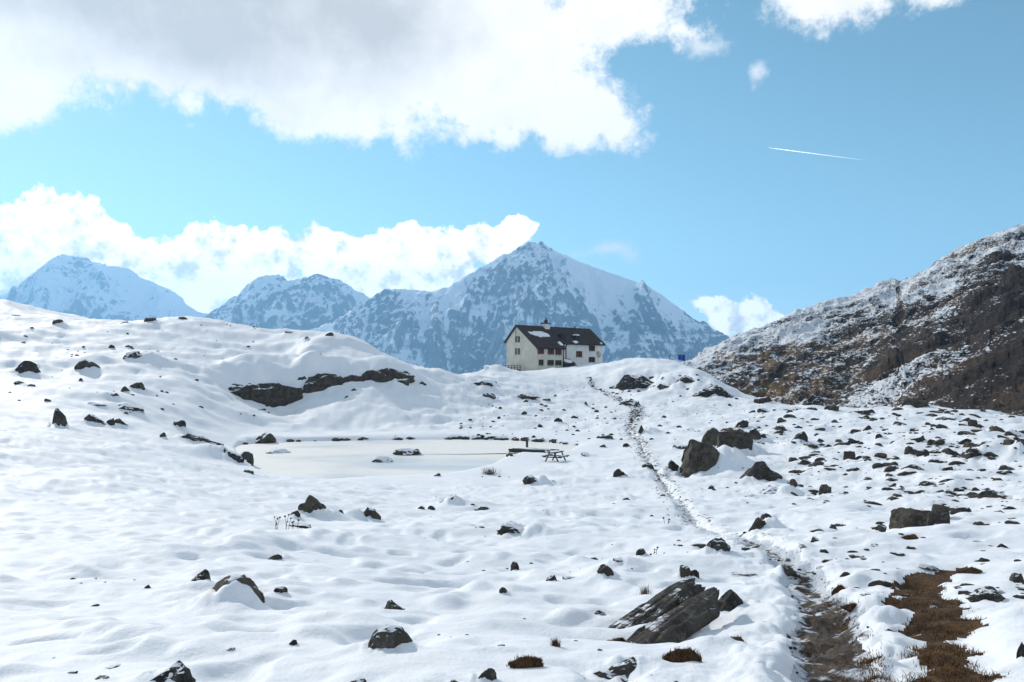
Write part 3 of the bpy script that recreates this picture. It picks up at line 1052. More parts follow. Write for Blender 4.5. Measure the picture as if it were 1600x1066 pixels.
for (kind, px, py, w, h, shp, sn, lab, md), (gx, gy) in zip(ROCKS, hits):
    s = gy / F
    Wd = w * s * ((1.25 if 960 < px < 1130 else 1.16) if kind == L_ else 1.0)
    kk = max(0.0, (py - HZ) / F)
    dep = min(max(Wd * 0.62, h * s * 0.8), Wd * 1.0 + 0.3)
    if shp in ('C', 'S1', 'S2'):
        dep = max(Wd * 0.35, h * s * 1.3)
    Ht = max(0.5 * h * s, h * s - 0.40 * dep * kk) * ((0.8 if 960 < px < 1130 else 1.0) if kind == L_ else 0.82 if shp == 't' else 0.9)
    ux, uy = gx / math.hypot(gx, gy), gy / math.hypot(gx, gy)
    cx, cyy = gx + ux * dep * 0.40, gy + uy * dep * 0.40
    ROCK_POS.append((gx, gy, cx, cyy, Wd, Ht, dep, math.atan2(-ux, uy)))
    rnd = random.Random(px * 7 + py)
    if shp in ('S1', 'S2'):
        e0, e1 = ray_hits([(884, 996), (1088, 946)] if shp == 'S1' else [(912, 1012), (1128, 962)])
        Wd, dep, Ht = math.hypot(e1[0] - e0[0], e1[1] - e0[1]), 0.30, 0.105
        cx, cyy = (e0[0] + e1[0]) / 2, (e0[1] + e1[1]) / 2 + .05
        ROCK_POS[-1] = ((e0[0] + e1[0]) / 2, (e0[1] + e1[1]) / 2, cx, cyy, Wd, Ht, dep, math.atan2(e1[1] - e0[1], e1[0] - e0[0]))
        MOUNDS.append((cx, cyy + .36, Wd * .5, .28, .06, 1.3))
        MOUNDS.append((cx - .22 * Wd, cyy - .08, Wd * .42, .26, -.055, 1.2))
        continue
    if md:
        ox, oy, mw, mh = md
        MOUNDS.append((cx + ox * s, cyy + oy * dep * 0.22, mw * s * 0.8, max(mw * s * 0.6, dep * .6), Ht * mh, 1.15))
        MOUNDS.append((cx + ox * s * 1.5, cyy, mw * s * 1.5, mw * s * 1.4, Ht * .22, 1.0))
    elif shp == 'C' or kind == L_:
        MOUNDS.append((cx, cyy + dep * 1.25, Wd * .62, dep * 1.0, Ht * .62, 1.6))
    elif shp not in ('S1', 'S2'):
        sg = rnd.choice((-1, 1, 1))
        MOUNDS.append((cx + sg * rnd.uniform(.12, .40) * Wd, cyy + rnd.uniform(.15, .40) * dep, Wd * rnd.uniform(.45, .75), dep * rnd.uniform(.5, .8), Ht * rnd.uniform(.22, .55), 1.3))
        MOUNDS.append((cx - sg * rnd.uniform(.2, .5) * Wd, cyy - rnd.uniform(-.1, .3) * dep, Wd * rnd.uniform(.35, .6), dep * rnd.uniform(.4, .6), Ht * rnd.uniform(.12, .35), 1.0))
    else:
        MOUNDS.append((cx - .1 * Wd, cyy + .55 * dep, Wd * .7, dep * .6, Ht * .45, 1.2))
# smooth snow humps with nothing showing
for (px, py, w, h) in [(100, 900, 70, 16), (370, 865, 120, 20), (300, 835, 50, 10), (400, 815, 26, 8), (700, 935, 50, 12), (745, 925, 40, 12),
                       (540, 985, 110, 20), (690, 1010, 80, 20), (330, 990, 60, 14), (150, 990, 70, 16), (480, 1000, 70, 14), (760, 915, 36, 10),
                       (900, 870, 40, 10), (930, 905, 40, 8), (840, 900, 50, 10), (1250, 990, 60, 10), (640, 880, 60, 8), (210, 1020, 70, 12)]:
    (gx, gy), = ray_hits([(px, py)])
    s = gy / F
    MOUNDS.append((gx, gy + w * s * .5, w * s * .55, w * s * .7, h * s * 0.9, 1.2))
for (px, py, w, dpt) in [(611, 1000, 52, .10), (730, 905, 40, .06), (900, 890, 50, .05), (560, 1000, 40, .06), (190, 1000, 50, .05), (640, 1000, 80, .06)]:
    (gx, gy), = ray_hits([(px, py)])
    s = gy / F
    MOUNDS.append((gx, gy, w * s * .8, w * s * .9, -dpt, 1.3))

# ---- the sheet: polar rows and columns, fine where the photo looks
th = np.concatenate([np.linspace(-180, -44, 40, endpoint=False), np.linspace(-44, 44, 820, endpoint=False), np.linspace(44, 180, 41)])
th = np.radians(th)
rr = np.concatenate([[0.02, 0.5, 1.0, 1.5], np.exp(np.linspace(np.log(2.0), np.log(235.0), 690))])
TH, RR = np.meshgrid(th, rr)
X = RR * np.sin(TH)
Y = RR * np.cos(TH)
Z, dpath, dstrip, dside, wob, lsd = full_height(X, Y)
# beyond the rim the ground falls into the valley and runs on to the far distance
rf = np.exp(np.linspace(np.log(260.0), np.log(42000.0), 26))
THf, RF = np.meshgrid(th, rf)
Zf = np.where(RF < 1600, -12 - 640 * sstep(225, 1600, RF), -652.0)
edge = Z[-1][None, :]
Zf = edge * (1 - sstep(240, 700, RF)) + Zf * sstep(240, 700, RF)
nrow_near = len(rr)
Xa = np.vstack([X, RF * np.sin(THf)])
Ya = np.vstack([Y, RF * np.cos(THf)])
Za = np.vstack([Z, Zf])
n, m = Xa.shape
co = np.stack([Xa, Ya, Za], -1).reshape(-1, 3)
fc = grid_faces(n, m)


def pad(a):
    return np.vstack([a, np.zeros_like(RF)]).ravel()


nearw = np.hypot(X, Y)
pw = np.where(nearw < 14, 0.30, np.where(nearw < 30, 0.24, 0.20))
pw = 0.30 - 0.12 * sstep(10, 24, nearw) - 0.05 * sstep(35, 60, nearw)
pmask = (dpath + wob * (1 - 0.5 * sstep(15, 40, nearw)) < pw - 0.06 * sstep(9, 4, nearw)) & (nearw < 125) & (nearw > 1.0)
breaks = pn(X / 2.4, Y / 2.4, 77)
pmask &= ~((nearw > 15) & (breaks > 0.28 - 0.15 * sstep(40, 70, nearw)))
pmask |= (dside + wob < 0.22) & (nearw < 200)
smask = (dstrip + 1.6 * wob + 0.07 * pn(X / 0.28, Y / 0.28, 47) < (0.155 + 0.11 * sstep(5, 9, nearw))) & (nearw < 14)
slush = 0.30 + 0.35 * sstep(6, 14, nearw) - 0.1 * sstep(30, 60, nearw) + 0.5 * (sstep(0.05, 0.30, dpath) - 0.5)
grit = np.clip(0.55 * sstep(1.6, 0.2, dpath) * sstep(9, 16, nearw) + 0.35 * sstep(6, 16, X) * sstep(120, 60, Y) * sstep(10, 18, Y)
               + 0.3 * sstep(-20, 0, X) * sstep(86, 92, Y) * sstep(150, 110, Y), 0, 1)
grit[lsd < 0.5] = 0
attrs = {'grit': pad(grit), 'slush': pad(slush)}
pm = pad(pmask.astype(float)) > 0.5
sm_ = pad(smask.astype(float)) > 0.5
pf = pm[fc].sum(1) >= 3
sf = (sm_[fc].sum(1) >= 3) & ~pf
a, b_, c_ = subset(co, fc, ~(pf | sf), attrs)
g = np_obj('snow_ground', a, b_, M_SNOW, attrs=c_)
tag(g, kind='structure')
a, b_, c_ = subset(co, fc, pf, attrs)
g = np_obj('path', a, b_, M_MUD, attrs=c_)
tag(g, kind='structure')
a, b_, c_ = subset(co, fc, sf, attrs)
g = np_obj('bare_ground', a, b_, M_SOIL, attrs=c_)
tag(g, kind='structure')
STRIP_FACE_CENTRES = co[fc[sf]].mean(1)
PATH_FACE_CENTRES = co[fc[pf]].mean(1)
print('ground', len(fc), round(time.time() - T0, 1))


# lookup of the final surface
LR = np.log(rr[4:])


def ground_z(x, y):
    z = full_height(np.atleast_1d(np.asarray(x, float)), np.atleast_1d(np.asarray(y, float)))[0]
    return z if np.ndim(x) else float(z[0])


# ---- lake
poly = [(v.x, v.y) for v in LAKE]
cxl = np.mean([p[0] for p in poly])
cyl = np.mean([p[1] for p in poly])
lv = [(cxl, cyl, LAKE_Z)] + [(cxl + (x - cxl) * 1.03, cyl + (y - cyl) * 1.04, LAKE_Z) for x, y in poly]
me = bpy.data.meshes.new('lake')
me.from_pydata(lv, [], [(0, 1 + i, 1 + (i + 1) % len(poly)) for i in range(len(poly))])
me.materials.append(M_ICE)
tag(link(bpy.data.objects.new('lake', me)), kind='structure')


# ------------------------------------------------------------------ brown hillside
def interp(px, tab):
    return np.interp(px, [t[0] for t in tab], [t[1] for t in tab])


SKY_H = [(900, 640), (1000, 604), (1040, 584), (1072, 570), (1120, 549), (1180, 521), (1240, 491), (1310, 466), (1380, 443), (1396, 440), (1410, 440), (1450, 420),
         (1500, 396), (1545, 371), (1600, 353), (1750, 300), (2000, 235), (2500, 150), (3500, 100)]
hp = np.concatenate([np.linspace(930, 1660, 470, endpoint=False), np.linspace(1660, 3200, 60)])
Yt = interp(hp, [(930, 410), (1075, 430), (1400, 520), (1410, 480), (1600, 500), (3200, 620)])
Yb = interp(hp, [(930, 300), (1075, 260), (1300, 200), (1450, 150), (1600, 120), (1800, 110), (3200, 110)])
zt = (HZ - interp(hp, SKY_H)) / F * Yt
zb = interp(hp, [(930, -22), (1075, -20), (1300, -24), (1450, -18), (1600, -14), (3200, -8)])
tt = np.concatenate([np.linspace(0, 1, 250), 1 + np.linspace(0.02, 0.6, 20)])
HPm, TT = np.meshgrid(hp, tt)
gt = np.where(TT <= 1, 0.80 * TT + 0.20 * TT ** 1.6, 1 - 0.45 * (TT - 1) - 0.9 * (TT - 1) ** 2)
YY = Yb[None, :] + (Yt - Yb)[None, :] * TT
XX = (HPm - 800) / F * YY
ZZ = zb[None, :] + (zt - zb)[None, :] * gt
# gullies running down towards the lower left, then crags
damp = sstep(0, 0.25, TT) * (1 - 0.6 * sstep(0.8, 1.0, TT))
al = (XX * 0.80 - YY * 0.60)
ac = (XX * 0.60 + YY * 0.80)
gul = fbm(ac / 46.0 + 0.35 * pn(al / 60, ac / 60, 61), al / 190.0, 3, 62)
ZZ = ZZ + 7.0 * gul * damp
rg = ridged(XX / 26.0, YY / 26.0, 5, 70)
ZZ = ZZ + (2.9 * (rg - 1.0)) * (0.35 + 0.65 * damp)
fine = fbm(XX / 5.0, YY / 5.0 + ZZ / 6.0, 4, 80, 0.6)
ZZ = ZZ + 0.85 * fine
step_ = pn(XX / 7.0, ZZ / 2.3, 90) + 0.6 * pn(XX / 3.0, ZZ / 1.1, 91)
YY = YY + 1.1 * step_ * damp
n, m = XX.shape
hco = np.stack([XX, YY, ZZ], -1)
# slope steepness from the mesh itself
du = np.gradient(hco, axis=1)
dv = np.gradient(hco, axis=0)
nn = np.cross(du, dv)
nn /= np.linalg.norm(nn, axis=-1, keepdims=True) + 1e-9
nzh = np.abs(nn[..., 2])
shaded_heath = sstep(1450, 1570, HPm + 60 * pn(XX / 30, YY / 30, 93)) * sstep(0.85, 0.35, TT)  # dark rock and heath of the lower corner, with its shade included
snowy = 0.36 + 0.30 * gul + 0.45 * fbm(XX / 34, YY / 34, 3, 95) - 0.40 * shaded_heath
snowy += 0.12 * sstep(0.80, 0.95, TT) * sstep(1420, 1300, HPm) + 0.24 * sstep(0.45, 0.72, TT)
snowy = snowy + 0.9 * (nzh - 0.78) + 0.25 * fine
grassy = sstep(0.10, 0.55, pn(ac / 30.0, al / 160.0, 97) + 0.35 * pn(XX / 9, YY / 9, 98))


def hill_mat():
    m, b, p = material('hillside')
    P = pos(b)
    sn = b.attr('snowy')
    gr = b.attr('grassy')
    n1 = b.noise(P, 0.16, 6, 0.65)
    n2 = b.noise(b.v('MULTIPLY', P, (0.55, 0.55, 1.6)), 0.75, 6, 0.68)
    n0 = b.noise(P, 0.9, 5, 0.7)
    rock = b.mix(b.ramp(b.m('ADD', b.m('MULTIPLY', n1, 0.5), b.m('MULTIPLY', n0, 0.5)), 0.40, 0.62), (0.020, 0.013, 0.010), (0.080, 0.054, 0.038))
    gcol = b.mix(b.ramp(n2, 0.3, 0.7), (0.060, 0.034, 0.016), (0.29, 0.175, 0.072))
    rock = b.mix(b.m('MULTIPLY', b.attr('shaded_heath'), 0.85), rock, b.mix(b.ramp(n0, 0.35, 0.65), (0.010, 0.007, 0.006), (0.035, 0.024, 0.019)))  # near-black tone: dark ground with the corner's shade painted into the colour
    base = b.mix(b.m('MULTIPLY', gr, 0.9), rock, gcol)
    n3 = b.noise(b.v('MULTIPLY', P, (0.8, 0.8, 2.2)), 1.1, 5, 0.7)
    s = b.m('ADD', b.m('ADD', b.m('MULTIPLY', b.m('SUBTRACT', n2, 0.5), 1.9), b.m('MULTIPLY', b.m('SUBTRACT', n3, 0.5), 2.4)), sn)
    s = b.ramp(s, 0.50, 0.72)
    b.put(p.inputs['Base Color'], b.mix(s, base, (0.78, 0.80, 0.84)))
    p.inputs['Roughness'].default_value = 0.85
    h = b.m('ADD', b.m('ADD', b.m('MULTIPLY', n2, 0.9), b.m('MULTIPLY', n1, 0.7)), b.m('MULTIPLY', n0, 1.0))
    b.put(p.inputs['Normal'], b.bump(h, 0.9, 1.0))
    return m


ho = np_obj('hillside', hco.reshape(-1, 3), grid_faces(n, m), hill_mat(), attrs={'snowy': snowy.ravel(), 'grassy': (grassy * (1 - .8 * shaded_heath)).ravel(), 'shaded_heath': shaded_heath.ravel()})
tag(ho, 'steep brown hillside streaked with patchy snow beside the boulder field', None, None, 'structure')
print('hill', round(time.time() - T0, 1))


# ------------------------------------------------------------------ mountains
def mountain_mat(name, rock_a, rock_b):
    m, b, p = material(name)
    P = pos(b)
    sn = b.attr('snowy')
    n1 = b.noise(P, 0.006, 7, 0.68)
    n2 = b.noise(b.v('MULTIPLY', P, (1.0, 1.0, 0.5)), 0.022, 6, 0.72)
    rock = b.mix(b.ramp(n1, 0.35, 0.65), rock_a, rock_b)
    s = b.m('ADD', sn, b.m('ADD', b.m('MULTIPLY', b.m('SUBTRACT', n2, 0.5), 1.15), b.m('MULTIPLY', b.m('SUBTRACT', n1, 0.5), 0.6)))
    s = b.ramp(s, 0.24, 0.74)
    b.put(p.inputs['Base Color'], b.mix(s, rock, (0.80, 0.83, 0.87)))
    p.inputs['Roughness'].default_value = 0.9
    h = b.m('ADD', b.m('MULTIPLY', n2, 14.0), b.m('MULTIPLY', n1, 20.0))
    b.put(p.inputs['Normal'], b.bump(h, 0.8, 1.0))
    return m


def mountain(name, label, Dm, sky, lo_px, hi_px, nx, ny, slope, zlow, seed, caps, snowbias, mat, rough=1.0, spur=1.0):
    px = np.linspace(lo_px, hi_px, nx)
    zs = (HZ - interp(px, sky)) / F * Dm
    xs = (px - 800) / F * Dm
    span = (zs.max() - zlow) / slope
    back = np.linspace(0, 1, 24)[1:] * span * 0.5
    front = -span * np.linspace(1, 0, ny) ** 1.25
    dy = np.concatenate([front, back])
    Xm, DY = np.meshgrid(xs, dy)
    PX = np.meshgrid(px, dy)[0]
    wx = Xm + 0.35 * np.abs(DY) * pn(Xm / 900.0, DY / 900.0, seed + 1)
    zr = np.interp(wx, xs, zs)
    cap = interp(PX, caps) if caps else np.zeros_like(PX)
    drop = np.where(DY < 0, slope * (-DY), 0.55 * DY)
    capw = cap * 150.0
    soft = np.where(DY < 0, np.where(-DY < capw, 0.30 * (-DY), 0.30 * capw + slope * (-DY - capw)), drop)
    amp = 1 - np.exp(-np.abs(DY) / 260.0)
    rgd = ridged(wx / 620.0, DY / 1150.0, 6, seed + 3, 0.52) - 1.05
    big = pn(wx / 1400.0 + 0.5, DY / 2400.0, seed + 4)
    small = ridged(Xm / 170.0, DY / 230.0, 4, seed + 8) - 1.0
    zm = zr - soft + amp * (200.0 * rgd * spur + 150.0 * big) + rough * (48.0 * small * (0.25 + amp) * (1 - 0.85 * np.clip(cap, 0, 1)))
    zm = zm + 16 * rough * fbm(Xm / 60.0, DY / 60.0, 3, seed + 12) * (1 - 0.8 * np.clip(cap, 0, 1) * np.exp(-np.abs(DY) / 300))
    mc = np.stack([Xm, Dm + DY, zm], -1)
    du = np.gradient(mc, axis=1)
    dv = np.gradient(mc, axis=0)
    nn = np.cross(du, dv)
    nn /= np.linalg.norm(nn, axis=-1, keepdims=True) + 1e-9
    nz = np.abs(nn[..., 2])
    bl = zm.copy()
    for ax in (0, 1):
        acc = np.zeros_like(bl)
        for k in range(-4, 5):
            acc += np.roll(bl, k, axis=ax)
        bl = acc / 9
    hollow = np.clip((bl - zm) / 16.0, -.6, .6)
    rel = (zm - zlow) / (zs.max() - zlow)
    band = pn(Xm / 600.0, zm / 38.0 + Xm / 900.0, seed + 31) + 0.6 * pn(Xm / 260.0, zm / 16.0, seed + 33)
    sn = snowbias + 0.22 * band + 0.34 * hollow + 1.6 * (nz - 0.66) + 0.55 * (rel - 0.5) + 0.5 * fbm(Xm / 500, DY / 500, 3, seed + 20) + 0.8 * np.clip(cap, 0, 1) * np.exp(-np.abs(DY) / 200)
    nrow, ncol = Xm.shape
    o = np_obj(name, mc.reshape(-1, 3), grid_faces(nrow, ncol), mat, attrs={'snowy': sn.ravel()})
    tag(o, label, None, None, 'structure')
    return o


M_MT = mountain_mat('alpine_face', (0.09, 0.092, 0.10), (0.18, 0.18, 0.185))
SKY_MAIN = [(300, 600), (420, 548), (470, 522), (520, 506), (556, 482), (580, 466), (600, 453), (640, 452), (670, 456), (700, 448), (730, 430), (760, 414), (782, 400), (803, 390), (822, 380), (835, 377),
            (850, 380), (866, 392), (890, 402), (920, 414), (960, 428), (1000, 442), (1020, 452), (1050, 472), (1075, 492), (1105, 506), (1137, 525), (1170, 545), (1300, 600), (1500, 660)]
mountain('mountain', 'tall blue-shadowed snowy peak rising directly behind the hut', 6600.0, SKY_MAIN, 380, 1330, 560, 270, 0.82, -330.0, 100,
         [(600, 0), (650, .6), (690, .9), (715, .4), (735, 0), (862, 0), (880, .9), (915, .9), (925, .3), (940, .9), (1000, 1.0), (1010, .4), (1020, .9), (1055, .6), (1065, 0)], 0.62, M_MT)
SKY_MID = [(150, 600), (250, 530), (322, 492), (345, 478), (372, 458), (398, 436), (415, 430), (435, 429), (448, 437), (470, 436), (495, 430), (530, 438), (560, 455), (600, 480), (700, 540), (800, 590)]
mountain('mountain', 'lower snowy mountain with its top in cloud, between two higher ones', 8000.0, SKY_MID, 220, 720, 330, 170, 0.75, -350.0, 140,
         None, 0.62, M_MT, 0.9)
SKY_LEFT = [(-400, 520), (-200, 500), (-60, 478), (5, 463), (40, 438), (72, 408), (90, 400), (112, 398), (132, 404), (150, 415), (178, 416), (203, 420), (215, 432), (240, 442), (270, 456), (288, 474), (310, 488), (340, 492), (420, 520), (560, 580)]
mountain('mountain', 'pale hazy snow mountain under the tallest cumulus cloud', 9600.0, SKY_LEFT, -350, 480, 420, 170, 0.72, -380.0, 180,
         [(205, 0), (225, .8), (300, .9), (340, .8), (380, .2)], 0.80, M_MT, 1.0, 0.9)
print('mountains', round(time.time() - T0, 1))

# ------------------------------------------------------------------ air
hz = MB().box((-24000, -2500, -700), (24000, 12800, 1420))
mh = bpy.data.materials.new('haze_air')
mh.use_nodes = True
nt = mh.node_tree
nt.nodes.clear()
pv = nt.nodes.new('ShaderNodeVolumePrincipled')
pv.inputs['Color'].default_value = (0.30, 0.62, 0.97, 1)
pv.inputs['Density'].default_value = 8.5e-5
pv.inputs['Anisotropy'].default_value = 0.35
om = nt.nodes.new('ShaderNodeOutputMaterial')
nt.links.new(pv.outputs[0], om.inputs['Volume'])
tag(hz.build('haze', mh), kind='stuff')


# ------------------------------------------------------------------ rocks
def ico(sub):
    bm = bmesh.new()
    bmesh.ops.create_icosphere(bm, subdivisions=sub, radius=1.0)
    v = np.array([tuple(x.co) for x in bm.verts])
    f = np.array([[x.index for x in q.verts] for q in bm.faces])
    bm.free()
    return v, f


ICO = {1: ico(1), 2: ico(2), 3: ico(3), 4: ico(4)}


def noise3(p, s, seed):
    return (pn(p[:, 0] * s, p[:, 1] * s + p[:, 2] * s * .7, seed) + pn(p[:, 1] * s, p[:, 2] * s - p[:, 0] * s * .6, seed + 3) + pn(p[:, 2] * s, p[:, 0] * s + p[:, 1] * .5 * s, seed + 6)) / 3


def rock_shape(seed, shp, sub):
    rs = np.random.RandomState(seed)
    v, f = ICO[sub]
    v = v.copy()
    boxy = shp in ('u', 'U', 'C', 'S1', 'S2')
    if boxy:
        q_ = np.abs(v).max(1, keepdims=True)
        v = v * (0.15 + 0.85 / q_ if shp == 'C' else 0.45 + 0.55 / q_) * 0.92
    soft = shp == 'r'
    v = v * (1 + (0.14 if (boxy or soft) else 0.34) * noise3(v, 1.15, seed % 61)[:, None])
    for i in range(8 if soft else 20):
        nrm = rs.normal(size=3)
        if boxy and rs.rand() < 0.6:
            nrm = np.eye(3)[rs.randint(3)] * rs.choice([-1, 1]) + rs.normal(size=3) * 0.14
        nrm /= np.linalg.norm(nrm)
        d = rs.uniform(0.52, 0.86) if not soft else rs.uniform(0.76, 0.95)
        if boxy:
            d = rs.uniform(0.70, 0.95)
        e = np.maximum(0, v @ nrm - d - 0.04 * noise3(v, 3.0, seed % 53 + i))
        v = v - e[:, None] * nrm * 0.96
    # bedding: stepped layers along a tilted direction
    ln = np.array([rs.uniform(-.5, .5), rs.uniform(-.4, .4), 1.0])
    ln /= np.linalg.norm(ln)
    hh = (v @ ln) * rs.uniform(3.0, 5.0) + 0.5 * noise3(v, 1.5, seed % 47)
    saw = hh - np.floor(hh)
    lay = 0.0 if soft else 0.075
    rad = v - (v @ ln)[:, None] * ln
    v = v + rad * lay * (saw[:, None] ** 2 - 0.4)
    v = v * (1 + 0.10 * noise3(v, 4.0, seed % 89 + 5)[:, None])
    v = v + 0.04 * np.stack([noise3(v, 8.0, seed % 83), noise3(v, 8.0, seed % 79 + 2), noise3(v, 8.0, seed % 73 + 4)], 1)
    v[:, 0] /= np.abs(v[:, 0]).max()
    v[:, 1] /= np.abs(v[:, 1]).max()
    v[:, 2] = np.where(v[:, 2] > 0, v[:, 2] / v[:, 2].max(), v[:, 2])
    x, z = v[:, 0].copy(), v[:, 2].copy()
    up = z > 0
    wv = 0.18 * pn(x * 2.5, v[:, 1] * 2.5, seed % 41)
    if shp == 'w':
        v[:, 2] = np.where(up, z * np.clip(0.35 + 0.65 * np.clip((x + 1) / 1.4, 0, 1) + wv, .1, 1.1), z)
    elif shp in ('v', 'V'):
        v[:, 2] = np.where(up, z * np.clip(0.35 + 0.65 * np.clip((1 - x) / 1.4, 0, 1) + wv, .1, 1.1), z)
    elif shp == 't':
        o = rs.uniform(-.4, .4)
        v[:, 2] = np.where(up, z * np.clip(1.1 - 0.7 * np.abs(x - o) + wv, 0.1, 1.05), z)
        v[:, 0] = x + np.where(up, rs.uniform(-.3, .3) * z, 0)
    elif shp == 'f':
        v[:, 2] = np.where(up, np.clip(z * 1.6, 0, 0.70 + 0.25 * z + wv), z)
    elif shp == 'C':
        v[:, 2] = np.where(up, z * np.clip(1.0 - 0.50 * np.abs(x) ** 3 + 1.5 * wv, 0.25, 1.1), z)
    elif shp == 'A':
        v[:, 2] = np.where(up, z * np.clip(1.2 - 0.85 * np.abs(x + 0.05) ** 1.3 + wv, 0.1, 1.05), z)
        v[:, 0] = x + np.where(up, -0.12 * z, 0)
    elif shp in ('S1', 'S2'):
        v[:, 2] = np.where(up, z * 0.72 + np.clip(x + 0.9, 0, 2) * 0.12 * np.clip(z * 3, 0, 1) + wv * .25 * np.clip(z * 3, 0, 1), z * 0.8)
    if shp in ('S1', 'S2'):
        q_ = (v[:, 1] * 1.7 + 0.35 * pn(v[:, 0] * 2.0, v[:, 1] * 2.0, 31) + v[:, 0] * .2)
        v[:, 2] += np.where(up, 0.16 * ((q_ - np.floor(q_)) - .5) + 0.10 * pn(v[:, 0] * 4.5, v[:, 1] * 3.0, 33), 0)
    if shp in ('w', 'v', 't', 'f', 'b', 'A'):
        v[:, 2] = np.where(v[:, 2] > 0, v[:, 2] / v[:, 2].max(), v[:, 2])
    return v, f


def rock_mesh(name, seed, shp, sub, sx_, sy_, sz_):
    v, f = rock_shape(seed, shp, sub)
    v = v * np.array([sx_, sy_, sz_])
    v[:, 2] = np.where(v[:, 2] < 0, v[:, 2] * 0.8, v[:, 2])
    return np_mesh(name, v, f, M_ROCK, smooth=False)


gz = full_height([p[0] for p in ROCK_POS], [p[1] for p in ROCK_POS], False)[0]
for (kind, px, py, w, h, shp, sn, lab, md), (gx, gy, cx, cyy, Wd, Ht, dep, rz), z0 in zip(ROCKS, ROCK_POS, gz):
    sub = 4 if (w > 40 or (w > 26 and py > 880)) else 3 if w > 14 else 2
    me = rock_mesh(kind, px * 13 + py * 7, shp, sub, Wd * 0.56, dep * 0.54, Ht * 1.14)
    o = bpy.data.objects.new(kind, me)
    zz = z0
    sd_ = lake_sd(np.array([gx]), np.array([gy]))[0] if 40 < gy < 90 else 9
    if sd_ < 0:
        zz = LAKE_Z
    o.location = (cx, cyy, zz - 0.10 * Ht + (0.045 if shp in ('S1', 'S2') else 0))
    o.rotation_euler = (0, 0, rz)
    o.color = (sn + .30, 0, 0, 1)
    grp = {'rock_ledge': 'dark ledges and outcrops of bedrock', 'rock_slab': 'grey slabs of bedrock', 'boulder': 'boulders scattered over the snow',
           'rock': 'single rocks showing through the snow'}[kind]
    tag(link(o), lab, {'rock_ledge': 'rock ledge', 'rock_slab': 'rock slab'}.get(kind, kind), grp)
print('rocks built', round(time.time() - T0, 1))

# ------------------------------------------------------------------ loose stones
SMALL = [rock_mesh('stone', 900 + i, 'bwvtfbfr'[i], 2, 0.5, 0.42, 0.5) for i in range(8)]
ZONES = [  # px0, px1, py0, py1, count, wmin, wmax, flat, label
    (1185, 1600, 640, 700, 270, 4, 20, .5, 'small dark stone in the far boulder field under the brown hillside'),
    (1240, 1600, 700, 790, 300, 4, 24, .45, 'small dark stone among boulders around the square fractured block'),
    (1270, 1600, 790, 960, 130, 6, 26, .28, 'flat dark stone chip melting out of the bright east slope'),
    (720, 1190, 600, 690, 230, 2.5, 9, .6, 'small dark stone on the slope between lake and hut'),
    (640, 1230, 745, 905, 75, 3, 12, .45, 'small dark stone on the flat snow below the lake'),
    (0, 420, 500, 655, 65, 3, 9, .55, 'small dark stone on the snowy hill above the lake'),
    (60, 1230, 905, 1062, 34, 4, 14, .4, 'tiny stone poking out of deep snow near the grey slabs'),
]
cand = []
srng = random.Random(5)
taken = [(p[2], p[3], p[4] * 0.6) for p in ROCK_POS]
for zi, (x0, x1, y0, y1, cnt, w0, w1, flat, lab) in enumerate(ZONES):
    pp = []
    cl = [(srng.uniform(x0, x1), srng.uniform(y0, y1)) for _ in range(max(4, cnt // 9))]
    for _ in range(cnt):
        if srng.random() < 0.55:
            c0 = srng.choice(cl)
            q = (c0[0] + srng.gauss(0, (x1 - x0) * 0.05), c0[1] + srng.gauss(0, (y1 - y0) * 0.045))
        else:
            q = (srng.uniform(x0, x1), srng.uniform(y0, y1))
        pp.append((min(max(q[0], x0), x1), min(max(q[1], y0), y1)))
    for (px, py), (gx, gy) in zip(pp, ray_hits(pp)):
        if gy > 165:
            continue
        t = srng.random() ** 2.2
        w = w0 + (w1 - w0) * t
        cand.append((w, zi, px, py, gx, gy, flat))
# stones beside and on the footpath
pl = [(PATH[i], PATH[i + 1]) for i in range(5, len(PATH) - 1)]
for (p, q) in pl:
    for _ in range(16 if p[1] < 40 else 7):
        t = srng.random()
        gx = p[0] + (q[0] - p[0]) * t + srng.gauss(0, 0.30)
        gy = p[1] + (q[1] - p[1]) * t + srng.gauss(0, 0.30)
        cand.append((2.0 + 5 * srng.random() ** 2, 7, 0, 0, gx, gy, .5))
pc = PATH_FACE_CENTRES[np.hypot(PATH_FACE_CENTRES[:, 0], PATH_FACE_CENTRES[:, 1]) < 16]
for _ in range(420):
    q = pc[srng.randrange(len(pc))]
    cand.append((1.5 + 7 * srng.random() ** 3, 7, 0, 0, q[0] + srng.gauss(0, .03), q[1] + srng.gauss(0, .03), .5))
xs = np.array([c[4] for c in cand])
ys = np.array([c[5] for c in cand])
sdl = np.full(len(xs), 9.0)
nearl = (ys > 35) & (ys < 105)
sdl[nearl] = lake_sd(xs[nearl], ys[nearl])
zsn = ground_z(xs, ys)
cand = [c + (z,) for c, z, s in zip(cand, zsn, sdl) if s > 0.3]
cand.sort(key=lambda c: -c[0])
joined_v, joined_f, off = [], [], 0
nobj = 0
STONES = []
sv = [rock_shape(950 + i, 'bwvtfbfr'[i], 1) for i in range(8)]
